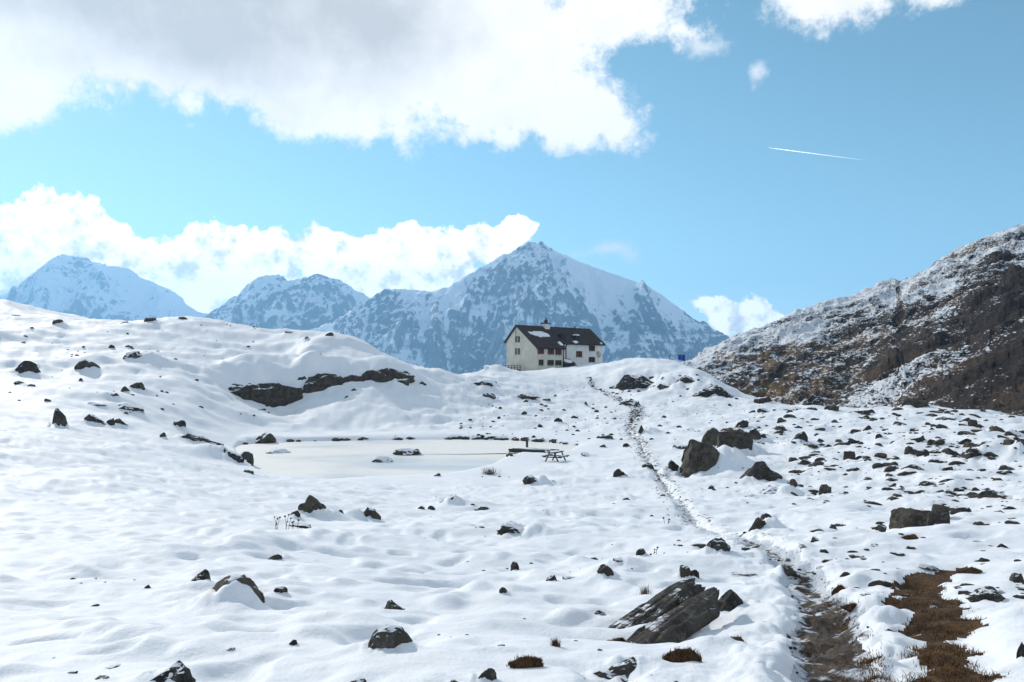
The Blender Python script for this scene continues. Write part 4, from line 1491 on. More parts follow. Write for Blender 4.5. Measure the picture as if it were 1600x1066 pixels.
for k, (w, zi, px, py, gx, gy, flat, z) in enumerate(cand):
    s = gy / F
    Wd = w * s
    hgt = Wd * flat * srng.uniform(0.45, 0.95)
    rz = math.atan2(-gx, gy) + srng.uniform(-.5, .5)
    if nobj < 290 and zi < 7:
        o = bpy.data.objects.new('stone', SMALL[srng.randrange(8)])
        o.location = (gx, gy, z - 0.28 * hgt)
        o.scale = (Wd * srng.uniform(1.0, 1.5), Wd * srng.uniform(.6, 1.2), hgt * 2.3)
        o.rotation_euler = (srng.uniform(-.15, .15), srng.uniform(-.2, .2), rz)
        o.color = (srng.uniform(0, .5), 0, 0, 1)
        STONES.append((Wd, gx, gy, link(o)))
        nobj += 1
    else:
        v, f = sv[srng.randrange(8)]
        c_, s_ = math.cos(rz), math.sin(rz)
        q = v * np.array([Wd * .5, Wd * .45, hgt])
        q = np.stack([q[:, 0] * c_ - q[:, 1] * s_ + gx, q[:, 0] * s_ + q[:, 1] * c_ + gy, q[:, 2] + z - 0.25 * hgt], 1)
        joined_v.append(q)
        joined_f.append(f + off)
        off += len(v)
# say for every loose stone which catalogued rock it lies by, then by size among those lying there
fam = {}
for (Wd, gx, gy, o) in STONES:
    bi = min(range(len(ROCKS)), key=lambda i: math.hypot(ROCK_POS[i][0] - gx, (ROCK_POS[i][1] - gy) * .6))
    dx, dy = gx - ROCK_POS[bi][0], gy - ROCK_POS[bi][1]
    rel = 'behind' if dy > abs(dx) else 'in front of' if -dy > abs(dx) else 'beside'
    fam.setdefault((bi, rel), []).append((Wd, o))
for (bi, rel), lst in fam.items():
    lst.sort(key=lambda q: -q[0])
    order = ['largest', 'second largest', 'third largest', 'fourth largest', 'fifth largest', 'sixth largest', 'seventh largest', 'eighth largest', 'ninth largest', 'tenth largest', 'eleventh largest', 'twelfth largest', 'thirteenth largest', 'fourteenth largest', 'fifteenth largest', 'sixteenth largest', 'seventeenth largest', 'eighteenth largest', 'nineteenth largest', 'twentieth largest']
    for k, (Wd, o) in enumerate(lst):
        nm = 'loose stone' if len(lst) == 1 else 'smallest stone' if k == len(lst) - 1 else order[min(k, 19)] + ' stone'
        ww = (nm + ' ' + rel + ' the ' + ROCKS[bi][7]).split()[:16]
        while ww[-1].strip(',') in ('of', 'the', 'a', 'to', 'with', 'in', 'on', 'and', 'its', 'at', 'by', 'from', 'under', 'between', 'beside', 'below', 'above', 'behind', 'before'):
            ww.pop()
        tag(o, ' '.join(ww), 'stone', 'loose stones in the snow')
o = np_obj('scattered_stones', np.concatenate(joined_v), np.concatenate(joined_f), M_ROCK, smooth=False)
o.color = (0.1, 0, 0, 1)
tag(o, 'countless pebbles and small stones strewn along path and boulder field', 'stones', None, 'stuff')
# dark stones at the waterline of the far shore
jv, jf, off = [], [], 0
shore = [lake_pt(px, 0.0 + py) for px, py in [(380, 695), (430, 690.5), (520, 688.5), (620, 687), (720, 686), (800, 687.5), (860, 691), (908, 696)]]
for i in range(len(shore) - 1):
    a, b = shore[i], shore[i + 1]
    dens = [3, 6, 14, 40, 64, 70, 50][i]
    for _ in range(dens):
        t = srng.random()
        p = a.lerp(b, t)
        v, f = sv[srng.randrange(8)]
        Wd = .25 + .9 * srng.random() ** 2
        hh = Wd * srng.uniform(.14, .30)
        q = v * np.array([Wd * .5, Wd * .4, hh]) + np.array([p.x, p.y + srng.gauss(0.0, .22), LAKE_Z + 0.05])
        jv.append(q)
        jf.append(f + off)
        off += len(v)
o = np_obj('shore_stones', np.concatenate(jv), np.concatenate(jf), M_ROCK, smooth=False)
o.color = (0.15, 0, 0, 1)
tag(o, 'line of dark stones along the far shore of the frozen lake', 'stones', None, 'stuff')
print('stones', nobj, len(cand), round(time.time() - T0, 1))


# ------------------------------------------------------------------ grass and dead plants
def blades(points, hmin, hmax, rng, width=0.006, lean=0.6):
    vv, ff = [], []
    for (x, y, z) in points:
        h = rng.uniform(hmin, hmax)
        a = rng.uniform(0, 2 * math.pi)
        dx, dy = math.cos(a), math.sin(a)
        l = rng.uniform(0.1, lean) * h
        wx, wy = -dy * width, dx * width
        b = len(vv)
        vv += [(x - wx, y - wy, z - 0.01), (x + wx, y + wy, z - 0.01), (x + dx * l * .4 + wx * .7, y + dy * l * .4 + wy * .7, z + h * .6),
               (x + dx * l * .4 - wx * .7, y + dy * l * .4 - wy * .7, z + h * .6), (x + dx * l, y + dy * l, z + h)]
        ff += [(b, b + 1, b + 2), (b, b + 2, b + 3), (b + 3, b + 2, b + 4)]
    return np.array(vv), np.array(ff)


grng = random.Random(21)
cen = STRIP_FACE_CENTRES
gp = []
if len(cen):
    for _ in range(22000):
        c0 = cen[grng.randrange(len(cen))]
        r_ = math.hypot(c0[0], c0[1])
        if grng.random() > min(1.0, 30 / (r_ * r_) + 0.2):
            continue
        x, y = c0[0] + grng.gauss(0, .03), c0[1] + grng.gauss(0, .03)
        if pn(np.array([x / .22]), np.array([y / .22]), 55)[0] < -0.25:
            continue
        gp.append((x, y, c0[2]))
# second strip of grass along the near inner edge of the muddy track
for _ in range(5000):
    t = grng.random()
    q = 2 + t * 3.2
    i = int(q)
    f_ = q - i
    i += 0
    x = PATH[i][0] * (1 - f_) + PATH[i + 1][0] * f_ + 0.20 + grng.gauss(0, .055)
    y = PATH[i][1] * (1 - f_) + PATH[i + 1][1] * f_ + grng.gauss(0, .05)
    if pn(np.array([x / .5]), np.array([y / .5]), 57)[0] < -0.05:
        continue
    gp.append((x, y, None))
need = [k for k, p in enumerate(gp) if p[2] is None]
zz = ground_z([gp[k][0] for k in need], [gp[k][1] for k in need])
for k, z in zip(need, zz):
    gp[k] = (gp[k][0], gp[k][1], z)
gv, gf = blades(gp, .008, .032, grng, 0.0022, 3.0)
tag(np_obj('brown_grass', gv, gf, M_GRASS, smooth=False), 'matted brown grass growing along the two tracks', 'grass', None, 'stuff')


def grass_bank(px, py, w, h, n, label, cat='grass'):
    (gx, gy), = ray_hits([(px, py)])
    s = gy / F
    z = ground_z(gx, gy)
    root = empty('grass_bank' if w > 30 else 'grass_tuft', (gx, gy, z), math.atan2(-gx, gy))
    tag(root, label, cat, 'tawny grass showing through the snow')
    Wd, Ht = w * s, h * s
    pts_ = []
    if w > 30:
        me = rock_mesh('soil', px + py, 'w', 3, Wd * .5, Wd * .20, Ht * 0.6)
        me.materials.clear()
        me.materials.append(M_SOIL)
        link(bpy.data.objects.new('soil', me), root)
        sv_ = [tuple(q.co) for q in me.vertices if q.co.z > 0.02 * Ht and q.normal.z > -.2]
        for _ in range(n):
            q = grng.choice(sv_)
            pts_.append((q[0] + grng.gauss(0, .03 * Wd), q[1] + grng.gauss(0, .03 * Wd), q[2] - .03 * Ht))
    else:
        for _ in range(n):
            pts_.append((grng.gauss(0, .17) * Wd, grng.gauss(0, .12) * Wd, 0))
    v, f = blades(pts_, Ht * .04 if w > 30 else Ht * .3, Ht * .17 if w > 30 else Ht, grng, 0.0018 if gy < 20 else .012, 2.6 if w > 30 else 1.3)
    np_obj('blades', v, f, M_GRASS, root, smooth=False)
    return root


grass_bank(822, 1036, 62, 26, 520, 'tawny grass bank hanging over a snow hollow above the stepped stone')
grass_bank(868, 1008, 18, 16, 160, 'small tawny grass tip at the upper end of the grass bank')
grass_bank(1067, 1022, 68, 30, 800, 'slanting strip of tawny grass on a low rock below the slabs')
grass_bank(1141, 982, 50, 20, 380, 'tawny grass on a half-buried stone below the angular boulder')
grass_bank(1008, 929, 22, 18, 120, 'wispy grass sprig in the snow above the long slab')
grass_bank(962, 982, 36, 14, 300, 'moss-brown grass cushion growing on the long slab')
grass_bank(1312, 908, 32, 26, 420, 'brown grass clump on a stone beside the muddy track')
grass_bank(1421, 856, 32, 14, 260, 'brown grass cushion in the snow below the square block')
grass_bank(1515, 888, 38, 14, 260, 'brown grass cushion on the bright slope beyond the grass strip')
grass_bank(1330, 953, 32, 16, 240, 'brown grass clump on the snow rib between the two tracks')
grass_bank(765, 741, 30, 13, 150, 'dry sedge clump on the near shore of the lake')


def dead_plant(px, py, stems, hpx, spread, label):
    (gx, gy), = ray_hits([(px, py)])
    s = gy / F
    z = ground_z(gx, gy)
    root = empty('dead_plant', (gx, gy, z), math.atan2(-gx, gy))
    tag(root, label, 'dead plant', 'dead flower stalks in the snow')
    for k in range(stems):
        x = grng.uniform(-.5, .5) * spread * s
        y = grng.uniform(-.3, .3) * spread * s
        h = hpx * s * grng.uniform(.55, 1)
        lx = grng.uniform(-.25, .3) * h
        rad = max(0.006, 0.45 * s)
        mb = MB().tube([(x, y, -0.1), (x + lx * .3, y, h * .5), (x + lx, y, h)], [rad, rad * .8, rad * .6], 5)
        mb.build('stalk', M_STALK, root)
        hv, hf = rock_shape(300 + px + k, 'r', 1)
        hv = hv * np.array([1.7 * s, 1.7 * s, 1.5 * s]) * grng.uniform(.8, 1.2) + np.array([x + lx, y, h])
        np_obj('seed_head', hv, hf, M_STALK, root, smooth=False)
        if k % 2 == 0:
            hv2 = rock_shape(400 + px + k, 'r', 1)[0] * np.array([1.1 * s, 1.1 * s, 1.2 * s]) + np.array([x + lx * .4 + 1.0 * s, y, h * .55])
            np_obj('dry_leaf', hv2, hf, M_STALK, root, smooth=False)


dead_plant(440, 839, 6, 30, 22, 'cluster of dead flower stalks before the split upright boulder')
dead_plant(460, 837, 3, 18, 16, 'short bent dead stalks next to the larger stalk cluster')
dead_plant(1041, 821, 2, 14, 8, 'pair of dead stalks standing beside the footpath')
dead_plant(1023, 866, 2, 15, 6, 'dead stalk with dark seed head above the small round stone')
dead_plant(1011, 874, 3, 9, 12, 'short forked dead stalk near the dark seed head')
dead_plant(969, 882, 1, 10, 3, 'single dead stalk on the flat stone by the round boulder')
dead_plant(1036, 868, 1, 10, 3, 'single leaning dead stalk beside a small stone and seed head')
print('plants', round(time.time() - T0, 1))

# ------------------------------------------------------------------ mountain hut
M_WALL = plain('cream_render', (0.60, 0.56, 0.47), 0.85, 0.6, 0.10, bump=0.2)
M_ROOF = plain('brown_sheet_roof', (0.055, 0.042, 0.040), 0.6, 1.5, 0.25)
M_FRAME = plain('window_frame', (0.10, 0.05, 0.035), 0.7, 4.0, 0.3)
M_SHUT = plain('red_brown_shutter', (0.12, 0.045, 0.032), 0.7, 4.0, 0.3)
M_DARK = plain('dark_shutter', (0.045, 0.035, 0.03), 0.7, 4.0, 0.3)
M_GLASS = plain('window_glass', (0.05, 0.055, 0.06), 0.15, 2.0, 0.3)
M_CURT = plain('white_curtain', (0.62, 0.61, 0.58), 0.8, 3.0, 0.1)
M_METAL = plain('dark_metal', (0.05, 0.05, 0.055), 0.45, 5.0, 0.3, 0.6)
M_PLASTER = plain('bare_plaster', (0.38, 0.35, 0.31), 0.9, 1.2, 0.35)
M_WHITE = plain('white_render', (0.70, 0.69, 0.66), 0.85, 1.0, 0.08)
M_BLUE = plain('blue_cloth', (0.02, 0.05, 0.32), 0.8, 5.0, 0.3)

HD = 166.0
hx, hy = (838 - 800) / F * HD, HD
HA = R(45)
hut = empty('mountain_hut', (hx, hy, -0.55), HA)
tag(hut, 'cream three-storey mountain hut with dark roof standing on the snowy knoll', 'hut')
HZ0 = -0.55
UA = Vector((math.cos(HA), math.sin(HA), 0))
VA = Vector((-math.sin(HA), math.cos(HA), 0))
ORG = Vector((hx, hy, HZ0))


def on_plane(px, py, axis, c):
    """photo point on the hut plane u=c or v=c -> local (u, v, z)"""
    d = px_dir(px, py)
    N = UA if axis == 'u' else VA
    t = (ORG.dot(N) + c) / d.dot(N)
    p = d * t - ORG
    return p.dot(UA), p.dot(VA), p.z


UL, UM, UR = 0.0, 8.8, 24.2
VF, VM, VB, VR = 0.0, 1.5, 8.9, 5.7
ZE, ZM, ZR, ZBK = 5.0, 6.18, 9.55, 6.3      # low eave, main eave, ridge, back eave above the foot
BASE = -2.5


def V3(u, v, z):
    return Vector((u, v, z))


w1 = MB().prism([V3(UL, VF, BASE), V3(UL, VF, ZE), V3(UL, VR, ZR), V3(UL, VB, ZBK), V3(UL, VB, BASE)], (UL, 0, 0), (UM, 0, 0))
w1.build('gable_wing_wall', M_WALL, hut)
w2 = MB().prism([V3(UM + .003, VM, BASE), V3(UM + .003, VM, ZM), V3(UM + .003, VR, ZR - .004), V3(UM + .003, VB - .003, ZBK), V3(UM + .003, VB - .003, BASE)], (UM, 0, 0), (UR, 0, 0))
w2.build('long_wall', M_WHITE, hut)


def slope_slab(name, u0, u1, va, za, vb, zb, th_, parent):
    d = V3(0, vb - va, zb - za).normalized()
    nrm = V3(0, -d.z, d.y)
    if nrm.z < 0:
        nrm = -nrm
    ext = d * 0.55
    a = V3(u0, va, za) - ext + nrm * 0.02
    b = V3(u0, vb, zb) + nrm * 0.02
    mb = MB().prism([a, b, b + nrm * th_, a + nrm * th_], (u0, 0, 0), (u1, 0, 0))
    o = mb.build(name, M_ROOF, parent)
    # raised seams of the sheet roof
    k = int((u1 - u0) / 0.62)
    for i in range(k + 1):
        u = u0 + (u1 - u0) * i / k
        q = MB().prism([a + nrm * (th_ - .01) + V3(u - u0 - .03, 0, 0), b + nrm * (th_ - .01) + V3(u - u0 - .03, 0, 0), b + nrm * (th_ + .06) + V3(u - u0 - .03, 0, 0), a + nrm * (th_ + .06) + V3(u - u0 - .03, 0, 0)],
                       (0, 0, 0), (0.06, 0, 0))
        q.build('seam', M_ROOF, o)
    return o, a, b, nrm


rf1 = slope_slab('roof_front_low', UL - 0.45, UM + 0.25, VF, ZE, VR, ZR, 0.16, hut)
rf2 = slope_slab('roof_front_main', UM + 0.255, UR + 0.5, VM, ZM, VR, ZR, 0.16, hut)
rf3 = slope_slab('roof_back', UL - 0.45, UR + 0.5, VB, ZBK, VR, ZR, 0.16, hut)
MB().tube([(UL - .5, VR, ZR + .2), (UR + .55, VR, ZR + .2)], 0.12, 6).build('ridge_cap', M_ROOF, hut)
MB().tube([(UL - .45, VF - .48, ZE - .38), (UM + .2, VF - .48, ZE - .38)], 0.08, 6).build('gutter', M_METAL, hut)
MB().tube([(UM + .3, VM - .48, ZM - .38), (UR + .45, VM - .48, ZM - .38)], 0.08, 6).build('gutter', M_METAL, hut)
slopeF = (ZR - ZE) / (VR - VF)


def roof_z(v):
    return ZE + slopeF * (v - VF) + 0.24


def window(axis, c, px0, px1, py0, py1, style):
    a = on_plane(px0, py1, axis, c)
    b = on_plane(px1, py0, axis, c)
    if axis == 'u':
        lo, hi = sorted((a[1], b[1]))
        def pt(s, z, dpt): return V3(c - dpt, s, z)
    else:
        lo, hi = sorted((a[0], b[0]))
        def pt(s, z, dpt): return V3(s, c - dpt, z)
    z0, z1 = a[2], b[2]

    def bx(s0, s1, za, zb_, d0, d1, name, mat, parent):
        p, q = pt(s0, za, d0), pt(s1, zb_, d1)
        lo_ = [min(p[i], q[i]) for i in range(3)]
        hi_ = [max(p[i], q[i]) for i in range(3)]
        return MB().box(lo_, hi_).build(name, mat, parent)
    wd = hi - lo
    fr = MB()
    for (s0, s1, za, zb_) in [(lo, lo + .09, z0, z1), (hi - .09, hi, z0, z1), (lo + .09, hi - .09, z0, z0 + .09), (lo + .09, hi - .09, z1 - .09, z1),
                              ((lo + hi) / 2 - .04, (lo + hi) / 2 + .04, z0 + .09, z1 - .09)]:
        p, q = pt(s0, za, -0.02), pt(s1, zb_, 0.06)
        fr.box([min(p[i], q[i]) for i in range(3)], [max(p[i], q[i]) for i in range(3)])
    wobj = fr.build('window', M_FRAME, hut)
    bx(lo + .09, hi - .09, z0 + .09, z1 - .09, -0.02, 0.02, 'pane', M_CURT if style == 'curtain' else M_GLASS, wobj)
    bx(lo - .05, hi + .05, z0 - .10, z0 - .003, -0.02, 0.14, 'sill', M_PLASTER, wobj)
    if style == 'curtain':
        bx(lo - .02, lo + wd * .30, z0, z1, 0.065, 0.11, 'shutter', M_DARK, wobj)
        bx(hi - wd * .30, hi + .02, z0, z1, 0.065, 0.11, 'shutter', M_DARK, wobj)
    elif style == 'red':
        bx(lo + .02, lo + wd * .45, z0 + .02, z1 - .02, 0.065, 0.11, 'shutter', M_SHUT, wobj)
        bx(hi - wd * .35, hi - .02, z0 + .02, z1 - .02, 0.065, 0.11, 'shutter', M_SHUT, wobj)
    else:
        bx(lo + .02, lo + wd * .26, z0 + .02, z1 - .02, 0.065, 0.11, 'shutter', M_DARK, wobj)
        bx(hi - wd * .26, hi - .02, z0 + .02, z1 - .02, 0.065, 0.11, 'shutter', M_DARK, wobj)


def cpx(x, y):
    return 760 + x / 6.667, 480 + y / 6.667


for (axis, c, x0, x1, y0, y1, st) in [('u', UL, 305, 348, 305, 365, 'curtain'), ('u', UL, 303, 347, 430, 492, 'curtain'),
                                      ('v', VF, 534, 598, 428, 487, 'red'), ('v', VF, 638, 702, 432, 492, 'red'), ('v', VF, 717, 780, 435, 496, 'red'),
                                      ('v', VF, 545, 592, 547, 605, 'dark'), ('v', VF, 636, 700, 552, 606, 'dark'), ('v', VF, 717, 780, 554, 606, 'dark'),
                                      ('v', VM, 935, 995, 460, 518, 'red'), ('v', VM, 1067, 1128, 402, 455, 'dark'), ('v', VM, 1067, 1128, 520, 572, 'dark')]:
    p0, p1 = cpx(x0, y0), cpx(x1, y1)
    window(axis, c, p0[0], p1[0], p0[1], p1[1], st)
# chimney on the ridge
cu = on_plane(*cpx(613, 210), 'v', VR)[0]
ch = MB().box((cu - .75, VR - .75, ZR - .6), (cu + .75, VR + .35, ZR + .85)).build('chimney', M_WHITE, hut)
MB().box((cu - .95, VR - .95, ZR + .853), (cu + .95, VR + .55, ZR + 1.05)).build('chimney_cap', M_METAL, ch)
MB().tube([(cu, VR - .2, ZR + 1.04), (cu, VR - .2, ZR + 1.7), (cu, VR - .2, ZR + 1.75), (cu, VR - .2, ZR + 2.3)], [.45, .42, .2, .05], 8).build('cowl', M_METAL, ch)
su = on_plane(*cpx(908, 236), 'v', VR)[0]
MB().tube([(su, VR - .4, ZR - .3), (su, VR - .4, ZR + .75)], 0.16, 8).build('stove_pipe', M_METAL, hut)


def roof_box(x, y, wu, name, mat, h, wv=0.8):
    # find local point on the front roof plane under a photo point
    best = None
    for v in np.linspace(0, VR, 120):
        u, vv, z = on_plane(*cpx(x, y), 'v', v)
        e = abs(z - roof_z(v))
        if best is None or e < best[0]:
            best = (e, u, v)
    _, u, v = best
    return u, v


u, v = roof_box(785, 318, 1, '', None, 0)
sk = MB().box((u - .7, v - .5, roof_z(v) - .5), (u + .7, v + .8, roof_z(v) + .75)).build('roof_hatch', M_DARK, hut)
MB().box((u + .705, v - .3, roof_z(v) - .2), (u + .9, v + .2, roof_z(v) + .45)).build('hatch_lid', M_PLASTER, sk)
u2, v2 = roof_box(935, 325, 1, '', None, 0)
sk2 = MB().box((u2 - .8, v2 - .5, roof_z(v2) - .5), (u2 + .8, v2 + .8, roof_z(v2) + .65)).build('roof_hatch', M_DARK, hut)
d2 = rock_shape(71, 'r', 3)
np_obj('snow_patch', d2[0] * np.array([1.0, .9, .22]) + np.array([u2, v2 + .15, roof_z(v2) + .68]), d2[1], M_SNOW, hut)


def roof_snow(x0, x1, y0, y1, seed, thick):
    a = roof_box(x0, (y0 + y1) / 2, 1, '', None, 0)
    b = roof_box(x1, (y0 + y1) / 2 + 10, 1, '', None, 0)
    t = roof_box((x0 + x1) / 2, y0, 1, '', None, 0)
    l = roof_box((x0 + x1) / 2, y1, 1, '', None, 0)
    uc, vc = (a[0] + b[0]) / 2, (t[1] + l[1]) / 2
    du_, dv_ = abs(b[0] - a[0]) / 2, max(.3, abs(t[1] - l[1]) / 2)
    v_, f_ = rock_shape(seed, 'r', 4)
    v_ = v_ * np.array([du_, dv_, thick])
    v_[:, 0] += 0.18 * du_ * pn(v_[:, 1] * 1.4, v_[:, 0] * .6, seed)
    v_[:, 1] += 0.30 * dv_ * pn(v_[:, 0] * 1.1, v_[:, 1] * .3, seed + 1)
    v_[:, 2] += slopeF * v_[:, 1] + roof_z(vc)
    v_[:, 0] += uc
    v_[:, 1] += vc
    np_obj('snow_patch', v_, f_, M_SNOW, hut)


roof_snow(448, 658, 252, 312, 31, .22)
roof_snow(752, 800, 362, 402, 33, .25)
roof_snow(902, 968, 352, 376, 34, .22)
roof_snow(1186, 1214, 370, 384, 35, .15)
# downpipes
pu = on_plane(*cpx(826, 470), 'v', VM)[0]
MB().tube([(pu, VM - .4, ZM - .4), (pu, VM - .12, ZM - 1.0), (pu, VM - .12, 0)], 0.10, 6).build('downpipe', M_METAL, hut)
MB().tube([(UM - .35, VF - .4, ZE - .4), (UM - .25, VF - .12, ZE - .9), (UM - .25, VF - .12, -1)], 0.10, 6).build('downpipe', M_METAL, hut)
# patch of bare plaster near the far corner
a = on_plane(*cpx(1142, 545), 'v', VM)
b = on_plane(*cpx(1198, 455), 'v', VM)
v_, f_ = rock_shape(77, 'b', 3)
v_ = v_ * np.array([abs(b[0] - a[0]) / 2, .012, abs(b[2] - a[2]) / 2]) + np.array([(a[0] + b[0]) / 2, VM, (a[2] + b[2]) / 2])
np_obj('plaster_patch', v_, f_, M_PLASTER, hut)
# antenna at the gable
MB().tube([(UL - .5, VR - .1, ZR - 3.0), (UL - .5, VR - .1, ZR + 1.8)], [.06, .035], 6).build('antenna_mast', M_METAL, hut)
MB().tube([(UL - .5, VR - .5, ZR + 1.2), (UL - .5, VR + .3, ZR + 1.2)], .03, 5).build('antenna_arm', M_METAL, hut)

# lean-to with a snow-covered cover at the inner corner
u0 = on_plane(*cpx(815, 600), 'v', VM - 2.0)[0]
u1 = on_plane(*cpx(990, 600), 'v', VM - 2.0)[0]
lt = empty('lean_to', ORG + UA * u0 + VA * (VM - 2.0))
lt.rotation_euler = (0, 0, HA)
tag(lt, 'low dark wooden lean-to with snowy roof against the hut front', 'lean-to')
Lw = u1 - u0
MB().prism([V3(0, 0, -1.2), V3(0, 0, 1.25), V3(0, 1.8, 2.3), V3(0, 1.8, -1.2)], (0, 0, 0), (Lw * .62, 0, 0)).build('board_wall', M_DARK, lt)
MB().prism([V3(-.2, -.25, 1.28), V3(-.2, 1.85, 2.50), V3(-.2, 1.85, 2.62), V3(-.2, -.25, 1.40)], (0, 0, 0), (Lw * .62 + .4, 0, 0)).build('roof', M_WOOD, lt)
d3 = rock_shape(72, 'r', 3)
v_ = d3[0] * np.array([Lw * .26, .75, .2])
v_[:, 2] += 0.57 * v_[:, 1] + 2.1
np_obj('snow_patch', v_ + np.array([Lw * .36, .9, 0]), d3[1], M_SNOW, lt)
MB().box((Lw * .66, .2, -.6), (Lw * .98, 1.2, 1.15)).build('wood_stack', M_WOOD, lt)
np_obj('snow_patch', d3[0] * np.array([Lw * .16, .5, .16]) + np.array([Lw * .82, .7, 1.16]), d3[1], M_SNOW, lt)

# railing of the terrace at the gable end
rail = empty('railing', tuple(P3(791, 580, 170.0)))
tag(rail, 'dark wooden terrace railing beside the hut gable', 'railing')
ra, rb = P3(790, 580, 171.0), P3(813, 581, 163.0)
rl = rb - ra
for t in np.linspace(0, 1, 6):
    p = rl * t
    MB().box((p.x - .07, p.y - .07, -1.2), (p.x + .07, p.y + .07, 1.25)).build('post', M_WOOD, rail)
for hz_ in (0.45, 0.8, 1.2):
    MB().tube([(0, 0, hz_), (rl.x, rl.y, hz_)], 0.06, 5).build('rail', M_WOOD, rail)
rail.location = ra
MB().box((rl.x * .55, rl.y * .55 + .2, -1.1), (rl.x * .98, rl.y * .55 + 1.6, .35)).build('terrace_step', M_WOOD, rail)

# washing line on the knoll
wl = empty('washing_line', tuple(P3(1046, 571, 146.0)))
tag(wl, 'thin metal washing line frame on the knoll beside the hut', 'washing line')
wa, wb = P3(1046, 571, 146.0), P3(1070, 571, 146.0)
wz = 2.0
for k, x in enumerate((0, (wb - wa).x)):
    MB().tube([(x, 0, -1.0), (x, 0, wz)], .05, 6).build('post', M_METAL, wl)
    MB().tube([(x, -.5, wz - .1), (x, .5, wz - .1)], .04, 5).build('cross_arm', M_METAL, wl)
MB().tube([(0, -.4, wz - .05), ((wb - wa).x, -.4, wz - .05)], .02, 4).build('line', M_METAL, wl)
MB().tube([(0, .4, wz - .05), ((wb - wa).x, .4, wz - .05)], .02, 4).build('line', M_METAL, wl)
for k, (x0, wdt, hh, lab) in enumerate([(1.55, .62, .95, 'wider dark blue cloth hanging on the washing line'), (2.25, .45, 1.15, 'narrow dark blue cloth at the end of the washing line')]):
    vv, ff = [], []
    nx_, nz_ = 9, 7
    for j in range(nz_):
        for i in range(nx_):
            x = i / (nx_ - 1)
            z = j / (nz_ - 1)
            vv.append((x * wdt, .06 * math.sin(x * 11 + k) * (z + .2), -z * hh))
    f_ = grid_faces(nz_, nx_)
    o = np_obj('blue_cloth', np.array(vv), f_, M_BLUE)
    o.location = (wa.x + x0, wa.y - .4, wa.z + wz - .05)
    md_ = o.modifiers.new('thickness', 'SOLIDIFY')
    md_.thickness = 0.02
    tag(o, lab, 'cloth', 'laundry on the washing line')

# ------------------------------------------------------------------ picnic table
(gx, gy), = ray_hits([(868, 721)])
s = gy / F
pt_ = empty('picnic_table', (gx, gy, ground_z(gx, gy)), R(-8))
tag(pt_, 'dark wooden picnic table with snow on top beside the frozen lake', 'picnic table')
PW = 34 * s / 1.75
top = empty('tmp')
bpy.data.objects.remove(top)
tt_ = MB().box((-.80, -.38, .70), (.80, -.15, .76)).build('tabletop', M_WOOD, pt_)
for k in range(1, 3):
    MB().box((-.80, -.38 + k * .26, .70), (.80, -.15 + k * .26, .76)).build('plank', M_WOOD, tt_)
for sx_ in (-1, 1):
    MB().box((-.80, sx_ * .74 - .14, .41), (.80, sx_ * .74 + .14, .46)).build('bench', M_WOOD, pt_)
    MB().box((sx_ * .60 - .04, -.82, .33), (sx_ * .60 + .04, .82, .405)).build('brace', M_WOOD, pt_)
    for sy_ in (-1, 1):
        x = sx_ * .60 + .085 * sx_
        MB().prism([V3(x - .035, sy_ * .22 - .05, .695), V3(x - .035, sy_ * .22 + .05, .695), V3(x - .035, sy_ * .62 + .05, -.1), V3(x - .035, sy_ * .62 - .05, -.1)],
                   (0, 0, 0), (.07, 0, 0)).build('leg', M_WOOD, pt_)
d5 = rock_shape(73, 'r', 3)
np_obj('snow_cap', d5[0] * np.array([.78, .37, .06]) + np.array([0, 0, .78]), d5[1], M_SNOW, pt_)
for sx_ in (-1, 1):
    np_obj('snow_cap', d5[0] * np.array([.76, .13, .045]) + np.array([0, sx_ * .74, .475]), d5[1], M_SNOW, pt_)
pt_.scale = (PW, PW, PW)
pt_.rotation_euler = (0, 0, R(62))

# ------------------------------------------------------------------ timber jetty
ja, jb = lake_pt(794, 706.5), lake_pt(862, 710)
jt = empty('timber_jetty', (ja.x, ja.y, LAKE_Z))
tag(jt, 'low dark timber jetty topped with snow at the lake edge', 'jetty')
jl = (jb - ja)
ang = math.atan2(jl.y, jl.x)
jt.rotation_euler = (0, 0, ang)
JL = jl.length
for k in range(4):
    MB().box((0 + .1 * (k % 2), .02 + k * .44, .16), (JL, .40 + k * .44, .26)).build('plank', M_WOOD, jt)
MB().box((.1, -.06, -.3), (JL * .98, .015, .30)).build('front_beam', M_WOOD, jt)
for x in (.4, JL * .5, JL * .93):
    MB().box((x - .08, .2, -.6), (x + .08, .36, .155)).build('pile', M_WOOD, jt)
MB().tube([(JL * .33, 1.0, -.4), (JL * .33, 1.0, 1.05)], .11, 8).build('mooring_post', M_WOOD, jt)
d6 = rock_shape(74, 'r', 4)
v_ = d6[0] * np.array([JL * .44, .72, .16])
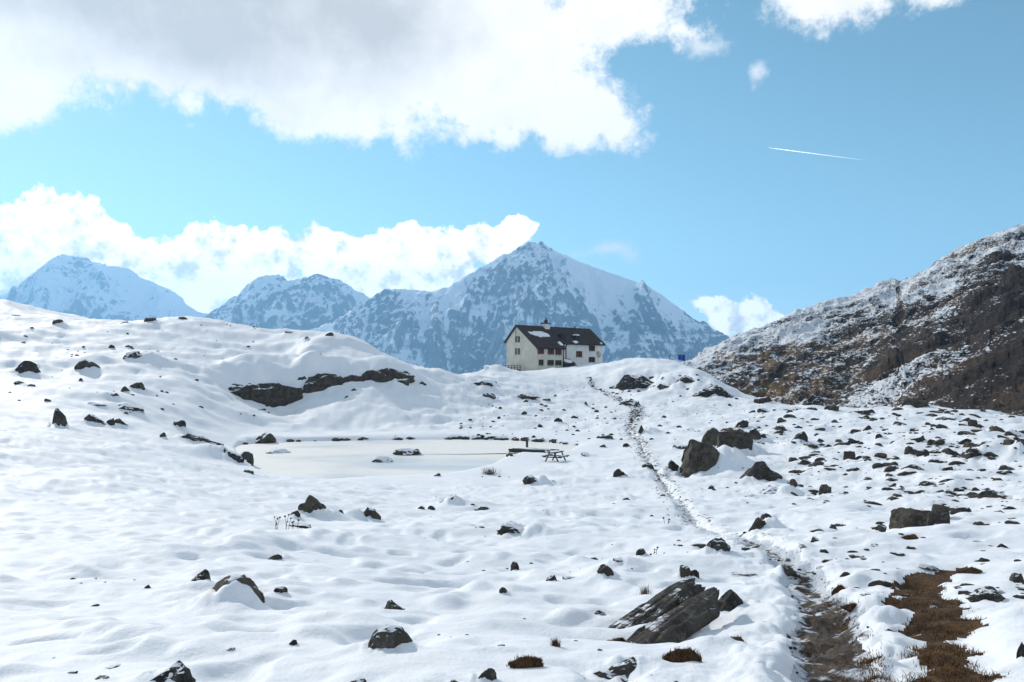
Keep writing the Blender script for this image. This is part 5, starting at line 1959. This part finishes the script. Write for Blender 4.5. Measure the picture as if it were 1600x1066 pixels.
np_obj('snow_cap', v_ + np.array([JL * .46, .95, .26]), d6[1], M_SNOW, jt)
bo = rock_shape(75, 'v', 3)
np_obj('end_stone', bo[0] * np.array([JL * .10, .5, .42]) + np.array([JL * .94, .15, .05]), bo[1], M_ROCK, jt)

# ------------------------------------------------------------------ contrail
ct = bpy.data.materials.new('contrail_vapour')
ct.use_nodes = True
nt = ct.node_tree
nt.nodes.clear()
b = NB(nt)
df = nt.nodes.new('ShaderNodeBsdfDiffuse')
df.inputs[0].default_value = (.9, .9, .9, 1)
tl = nt.nodes.new('ShaderNodeBsdfTranslucent')
tl.inputs[0].default_value = (.9, .9, .9, 1)
ad = nt.nodes.new('ShaderNodeAddShader')
nt.links.new(df.outputs[0], ad.inputs[0])
nt.links.new(tl.outputs[0], ad.inputs[1])
tr = nt.nodes.new('ShaderNodeBsdfTransparent')
mx = nt.nodes.new('ShaderNodeMixShader')
b.put(mx.inputs[0], b.attr('fade'))
nt.links.new(tr.outputs[0], mx.inputs[1])
nt.links.new(ad.outputs[0], mx.inputs[2])
om = nt.nodes.new('ShaderNodeOutputMaterial')
nt.links.new(mx.outputs[0], om.inputs[0])
ca, cb = P3(1201, 231, 30000.0), P3(1362, 252, 33000.0)
vv, fd = [], []
NS, NC = 60, 8
for i in range(NS):
    t = i / (NS - 1)
    p = ca.lerp(cb, t)
    rad = (4 + 9 * min(1, t * 6)) * (1 + .35 * math.sin(i * 2.1)) * (1 + .5 * t)
    for j in range(NC):
        a = 2 * math.pi * j / NC
        vv.append((p.x, p.y + rad * math.cos(a), p.z + rad * math.sin(a)))
        fd.append(max(0, 0.8 * (1 - t) ** 1.2 * (0.85 + .15 * math.sin(i * 3.7))))
ff = [(i * NC + j, i * NC + (j + 1) % NC, (i + 1) * NC + (j + 1) % NC, (i + 1) * NC + j) for i in range(NS - 1) for j in range(NC)]
o = np_obj('contrail', np.array(vv), np.array(ff), ct, attrs={'fade': np.array(fd)})
tag(o, 'thin white aircraft vapour trail crossing the clear blue sky', 'contrail')
print('done', round(time.time() - T0, 1))
